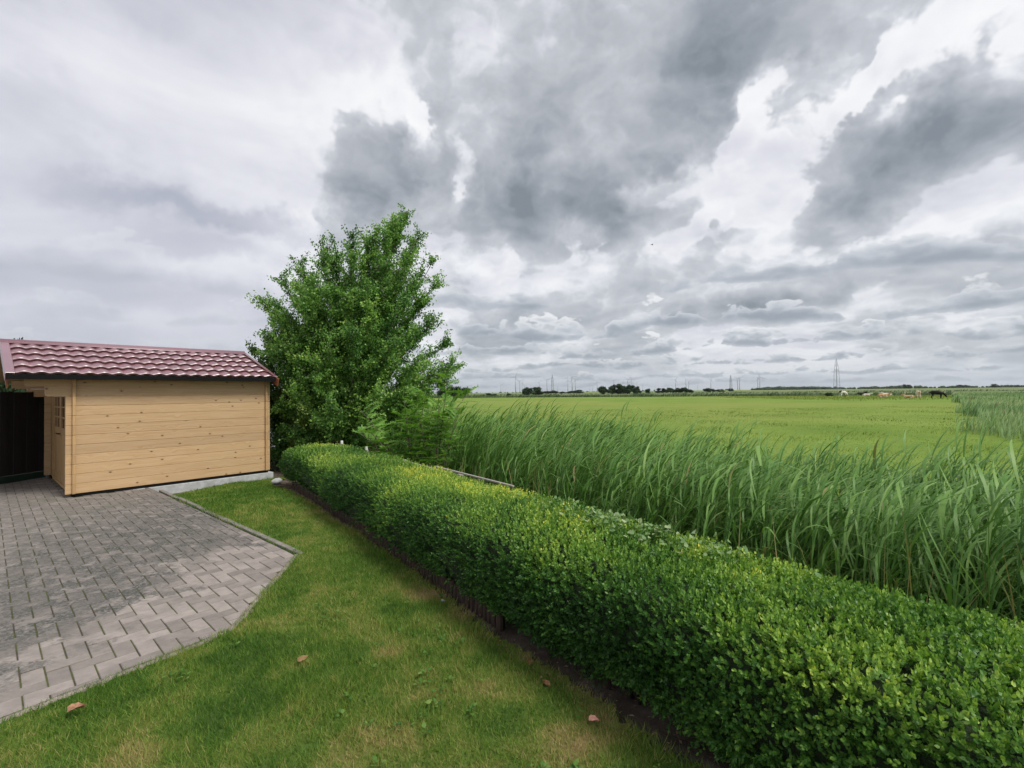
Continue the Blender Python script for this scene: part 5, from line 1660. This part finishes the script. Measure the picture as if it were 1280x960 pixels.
def cow(px, base, head, pose, hide, label, s=1.0):
    Y = 1.9 * 600 / (base - hy(px)); X = far_pt(px, Y)
    verts, rad, edges = [], [], []
    def v(co, r, p=None):
        verts.append(co); rad.append(r)
        if p is not None: edges.append((p, len(verts) - 1))
        return len(verts) - 1
    low = 0.58 if pose == 'lie' else 0.0
    z = lambda q: q - low
    a0 = v((0.35, 0, z(1.03)), .37); a1 = v((0.0, 0, z(1.06)), .33, a0); a2 = v((-.28, 0, z(1.10)), .25, a1); a3 = v((.72, 0, z(1.02)), .36, a0); a4 = v((1.02, 0, z(1.08)), .29, a3)
    tl = v((-.44, 0, z(1.12)), .05, a2); tl = v((-.52, 0, z(.86)), .03, tl); v((-.50, 0, max(z(.50), .12)), .035, tl)
    p = a4
    hd = HEADS['up' if pose == 'lie' else head]
    for i, (co, r, _) in enumerate(hd):
        p = v((co[0], co[1], z(co[2])), r, p)
        if i == 1: ear = p
    for sgn in (-1, 1):
        e = v((hd[1][0][0] - .03, sgn * .15, z(hd[1][0][2]) + .08), .035, ear); v((hd[1][0][0] - .06, sgn * .26, z(hd[1][0][2]) + .07), .02, e)
        if pose == 'lie':
            k = v((1.0, sgn * .30, .24), .11, a4); k = v((1.22, sgn * .30, .09), .075, k); v((1.02, sgn * .28, .06), .055, k)
            k = v((-.1, sgn * .36, .30), .16, a1); k = v((.25, sgn * .42, .12), .085, k); v((-.05, sgn * .42, .07), .055, k)
        else:
            st = random.uniform(-.10, .10)
            k = v((1.0, sgn * .17, .74), .14, a4); k = v((1.02 + st, sgn * .19, .42), .075, k); k = v((1.0 + st, sgn * .19, .14), .055, k); v((1.03 + st, sgn * .19, .03), .065, k)
            st = random.uniform(-.10, .10)
            k = v((-.12, sgn * .18, .74), .17, a1); k = v((-.02 + st, sgn * .2, .62), .12, k); k = v((-.26 + st, sgn * .2, .44), .075, k); k = v((-.22 + st, sgn * .2, .14), .055, k); v((-.18 + st, sgn * .2, .03), .065, k)
    me = bpy.data.meshes.new('cow'); me.from_pydata(verts, edges, [])
    o = tag(link('cow', me, CM[hide], None, (X, Y, -0.31)), label, 'cow')
    view = math.atan2(Y, X)
    o.rotation_euler = (0, 0, view + R({'right': -90, 'left': 90, 'away': 12, 'away_right': -35, 'towards': 180}[{'graze': 'right'}.get(head, head)] if pose != 'stand' or head == 'graze' else {'away': 8, 'up_right': -40}.get(head, -90)))
    o.scale = (s, s, s)
    md = o.modifiers.new('skin', 'SKIN')
    sv = me.skin_vertices[0].data
    for i, r in enumerate(rad): sv[i].radius = (r, r)
    sv[0].use_root = True
    md.use_smooth_shade = True
    sb = o.modifiers.new('smooth', 'SUBSURF'); sb.levels = 1; sb.render_levels = 2
    return o
HEADS['right'] = HEADS['up']; HEADS['left'] = HEADS['up']; HEADS['away'] = HEADS['graze']; HEADS['up_right'] = HEADS['graze']
cow(1166, 498.2, 'graze', 'stand', 'black', 'black cow grazing broadside, facing the right ditch')
cow(1148, 498.0, 'away', 'stand', 'cream', 'cream and brown cow seen from behind, beside the black grazing cow')
cow(1139, 498.2, 'left', 'lie', 'tan', 'pale tan calf lying close to the cream cow seen from behind', 0.8)
cow(1051, 496.4, 'up_right', 'stand', 'pied', 'white and black cow standing below the tall pylon', 1.1)
cow(1073, 494.6, 'right', 'lie', 'black', 'black cow lying down right of the standing white and black cow', 1.1)
cow(1080.5, 495.4, 'right', 'lie', 'white', 'whitish cow lying beside the lying black cow', 0.8)
cow(1100, 497.2, 'right', 'lie', 'tan', 'tan cow lying down in front of a whitish one, mid pasture', 1.0)
cow(1111.5, 495.6, 'left', 'lie', 'white', 'whitish cow lying behind and right of the tan cow', 1.0)

# dark bush by the far ditch and short posts along the right ditch
far_tree(1036, 9, 490.8, 118, 'low dark green bush left of the standing white and black cow', None, 2, 'bush')
def ditch_post(x, y, h, label):
    mb = MB(); mb.tube([(0, 0, -.3), (0, 0, h - .03), (0.0, 0, h)], [.055, .05, .035], 7)
    o = link('post', mb.mesh('post', False), M['post_wood'], None, (x, y, -0.3), (random.gauss(0, .08), random.gauss(0, .1), 0))
    tag(o, label, 'post')
ditch_post(27.0, 26.4, 0.62, 'short tan wooden post in the right ditch edge, nearest of three')
ditch_post(35.2, 35.0, 0.70, 'short wooden post in the right ditch edge, middle of three')
ditch_post(53.0, 55.6, 0.80, 'short wooden post at the right ditch edge, nearest the black cow')

# ================================================================== small things
def fallen_leaf(x, y, size, rot, col, label, curl=0.5, z=0.03):
    nx_, ny_ = 7, 5; vs, fs = [], []
    r = random.Random(int(x * 1000))
    for i in range(nx_):
        u = i / (nx_ - 1); wdt = math.sin(math.pi * (0.06 + 0.90 * u) ** 0.8) * 0.36 * (1 + 0.18 * math.sin(i * 2.4))
        for j in range(ny_):
            q = j / (ny_ - 1) * 2 - 1
            vs.append(((u - .5) * size, q * wdt * size, size * (curl * 0.35 * q * q * (0.6 + .4 * u) + 0.16 * curl * math.sin(u * 5 + q) + r.gauss(0, .012))))
    for i in range(nx_ - 1):
        for j in range(ny_ - 1):
            a = i * ny_ + j; fs.append((a, a + ny_, a + ny_ + 1, a + 1))
    mb = MB(); mb.add(vs, fs)
    mb.tube([(size * .48, 0, 0.0), (size * .66, size * .04, size * .06)], size * .012, 4)
    m = plain_mat('dry_leaf', col, 0.7, 0.3, 60, 0.5)
    o = link('fallen_leaf', mb.mesh('fallen_leaf', True), m, None, (x, y, z + float(garden_z(x, y))), (R(14), R(-8), rot))
    tag(o, label, 'leaf')
fallen_leaf(-2.20, 2.43, 0.072, 0.3, (0.36, 0.19, 0.11), 'large curled brown leaf lying on the grass at the lower left', 0.6, 0.045)
fallen_leaf(-1.26, 2.88, 0.062, 0.7, (0.17, 0.11, 0.045), 'flat tan dead leaf in the middle of the lawn', 0.25, 0.035)
fallen_leaf(0.085, 2.88, 0.055, 1.3, (0.40, 0.16, 0.10), 'small reddish leaf on the bare soil, upper of the pair by the hedge foot', 0.5, 0.0)
fallen_leaf(0.165, 2.66, 0.060, 2.1, (0.42, 0.20, 0.10), 'small orange brown leaf on the bare soil, lower of the pair by the hedge foot', 0.5, 0.0)
fallen_leaf(0.375, 2.34, 0.050, -0.5, (0.50, 0.24, 0.18), 'small pinkish leaf where the lawn meets the soil near the bottom edge', 0.5, 0.02)
def build_litter():
    """crumbs of dead leaf and twig on the bare soil"""
    n = 7000
    t = rng.uniform(0, 11.5, n); o = rng.uniform(-.45, .22, n)
    xy = hedge_xy(t, o); x, y = xy[:, 0], xy[:, 1]
    k = (x > soil_edge_x(y) - 0.10) & (fbm2(x * 3, y * 3, 88, 3) + rng.normal(0, .12, n) > 0.42)
    x, y = x[k], y[k]; n = len(x)
    a = rng.uniform(0, 6.28, n); D = np.stack([np.cos(a), np.sin(a), rng.normal(.1, .3, n)], 1); U = np.stack([-np.sin(a), np.cos(a), rng.normal(0, .3, n)], 1)
    L = rng.uniform(.008, .034, n)
    V, F, kv = leaf_geo(np.stack([x, y, garden_z(x, y) + rng.uniform(-.012, .006, n)], 1), D, U, L, L * rng.uniform(.12, .6, n), False, .2, .2)
    tag(link('leaf_litter', np_mesh('leaf_litter', V, F, {'tint': np.repeat(rng.uniform(0, 1, n), kv)}), leaf_mat('litter', [(0, (.05, .032, .02)), (.5, (.16, .10, .055)), (.85, (.30, .20, .11)), (1, (.42, .33, .22))], .8, 0)), kind='stuff')
build_litter()
def build_lawn_weeds():
    """clover and plantain scattered through the sward"""
    n = 1500
    y = 1.2 + 8.0 * rng.random(n) ** 1.5; x = rng.uniform(-5, 3, n)
    k = in_lawn(x, y, -0.05) & (fbm2(x * 1.7, y * 1.7, 63, 3) + rng.normal(0, .07, n) > 0.52)
    x, y = x[k], y[k]; n = len(x); parts = []
    for q in range(7):
        a = rng.uniform(0, 6.28, n); r = rng.uniform(0, .02, n)
        P = np.stack([x + np.cos(a) * r, y + np.sin(a) * r, garden_z(x, y) + rng.uniform(.006, .03, n)], 1)
        D = np.stack([np.cos(a), np.sin(a), rng.uniform(.1, .8, n)], 1); U = np.stack([-np.sin(a), np.cos(a), rng.normal(0, .2, n)], 1)
        L = rng.uniform(.012, .032, n)
        V, F, kv = leaf_geo(P, D, U, L, L * rng.uniform(.4, .8, n), True, .1, .15)
        parts.append((V, F, np.repeat(rng.uniform(0, 1, n), kv)))
    V, F, t = join_geo(parts)
    tag(link('lawn_weeds', np_mesh('lawn_weeds', V, F, {'tint': t}), leaf_mat('clover_leaves', [(0, (.04, .11, .02)), (.6, (.08, .18, .03)), (1, (.17, .26, .06))], .6, .2, spec=.2)), kind='stuff')
build_lawn_weeds()
def pebble(x, y, s, label):
    bm = bmesh.new(); bmesh.ops.create_icosphere(bm, subdivisions=2, radius=s)
    for v in bm.verts:
        v.co += Vector(mnoise.noise_vector(v.co / s * 0.9 + Vector((x, y, 0)))) * s * .35; v.co.z *= .6
    me = bpy.data.meshes.new('stone'); bm.to_mesh(me); bm.free(); me.polygons.foreach_set('use_smooth', [True] * len(me.polygons))
    tag(link('stone', me, M['concrete'], None, (x, y, float(garden_z(x, y)) + s * .3)), label, 'stone')
pebble(-0.55, 3.72, 0.016, 'tiny white stone at the edge of the lawn by the dark bare patch')
pebble(-0.25, 3.62, 0.018, 'tiny white stone on the soil close under the hedge')
pebble(-4.62, 9.42, 0.10, 'grey stone lying at the rear corner of the shed')

def build_bird():
    Y = 60.0; X = far_pt(818, Y); Z = far_z(818, 305, Y)
    o = tag(link('bird', None, None, None, (X, Y, Z), (0, 0, 0.4)), 'small dark bird flying high in front of the clouds', 'bird')
    b = MB(); b.tube([(-.16, 0, 0), (-.08, 0, .01), (.04, 0, .01), (.12, 0, .015), (.17, 0, .01)], [.012, .035, .045, .03, .006], 8); link('body', b.mesh('body', True), M['bird'], o)
    for s in (-1, 1):
        w = MB(); w.add([(.05, s * .03, .01), (-.05, s * .03, .01), (-.06, s * .16, .07), (.03, s * .17, .075), (-.05, s * .33, .03)], [(0, 1, 2, 3), (3, 2, 4)] if s < 0 else [(3, 2, 1, 0), (4, 2, 3)])
        link('wing', w.mesh('wing'), M['bird'], o)
build_bird()

# ================================================================== air
def build_haze():
    m = bpy.data.materials.new('air'); m.use_nodes = True
    T = NT(m.node_tree); T.n.clear()
    out = T.node('ShaderNodeOutputMaterial'); v = T.node('ShaderNodeVolumePrincipled')
    v.inputs['Color'].default_value = (0.80, 0.86, 0.93, 1)
    v.inputs['Density'].default_value = 0.00006
    v.inputs['Anisotropy'].default_value = 0.2
    T.l.new(v.outputs[0], out.inputs['Volume'])
    mb = MB(); mb.box(-16500, 16500, -10000, 16500, -2.2, 260)
    tag(link('haze', mb.mesh('haze'), m), kind='stuff')
build_haze()
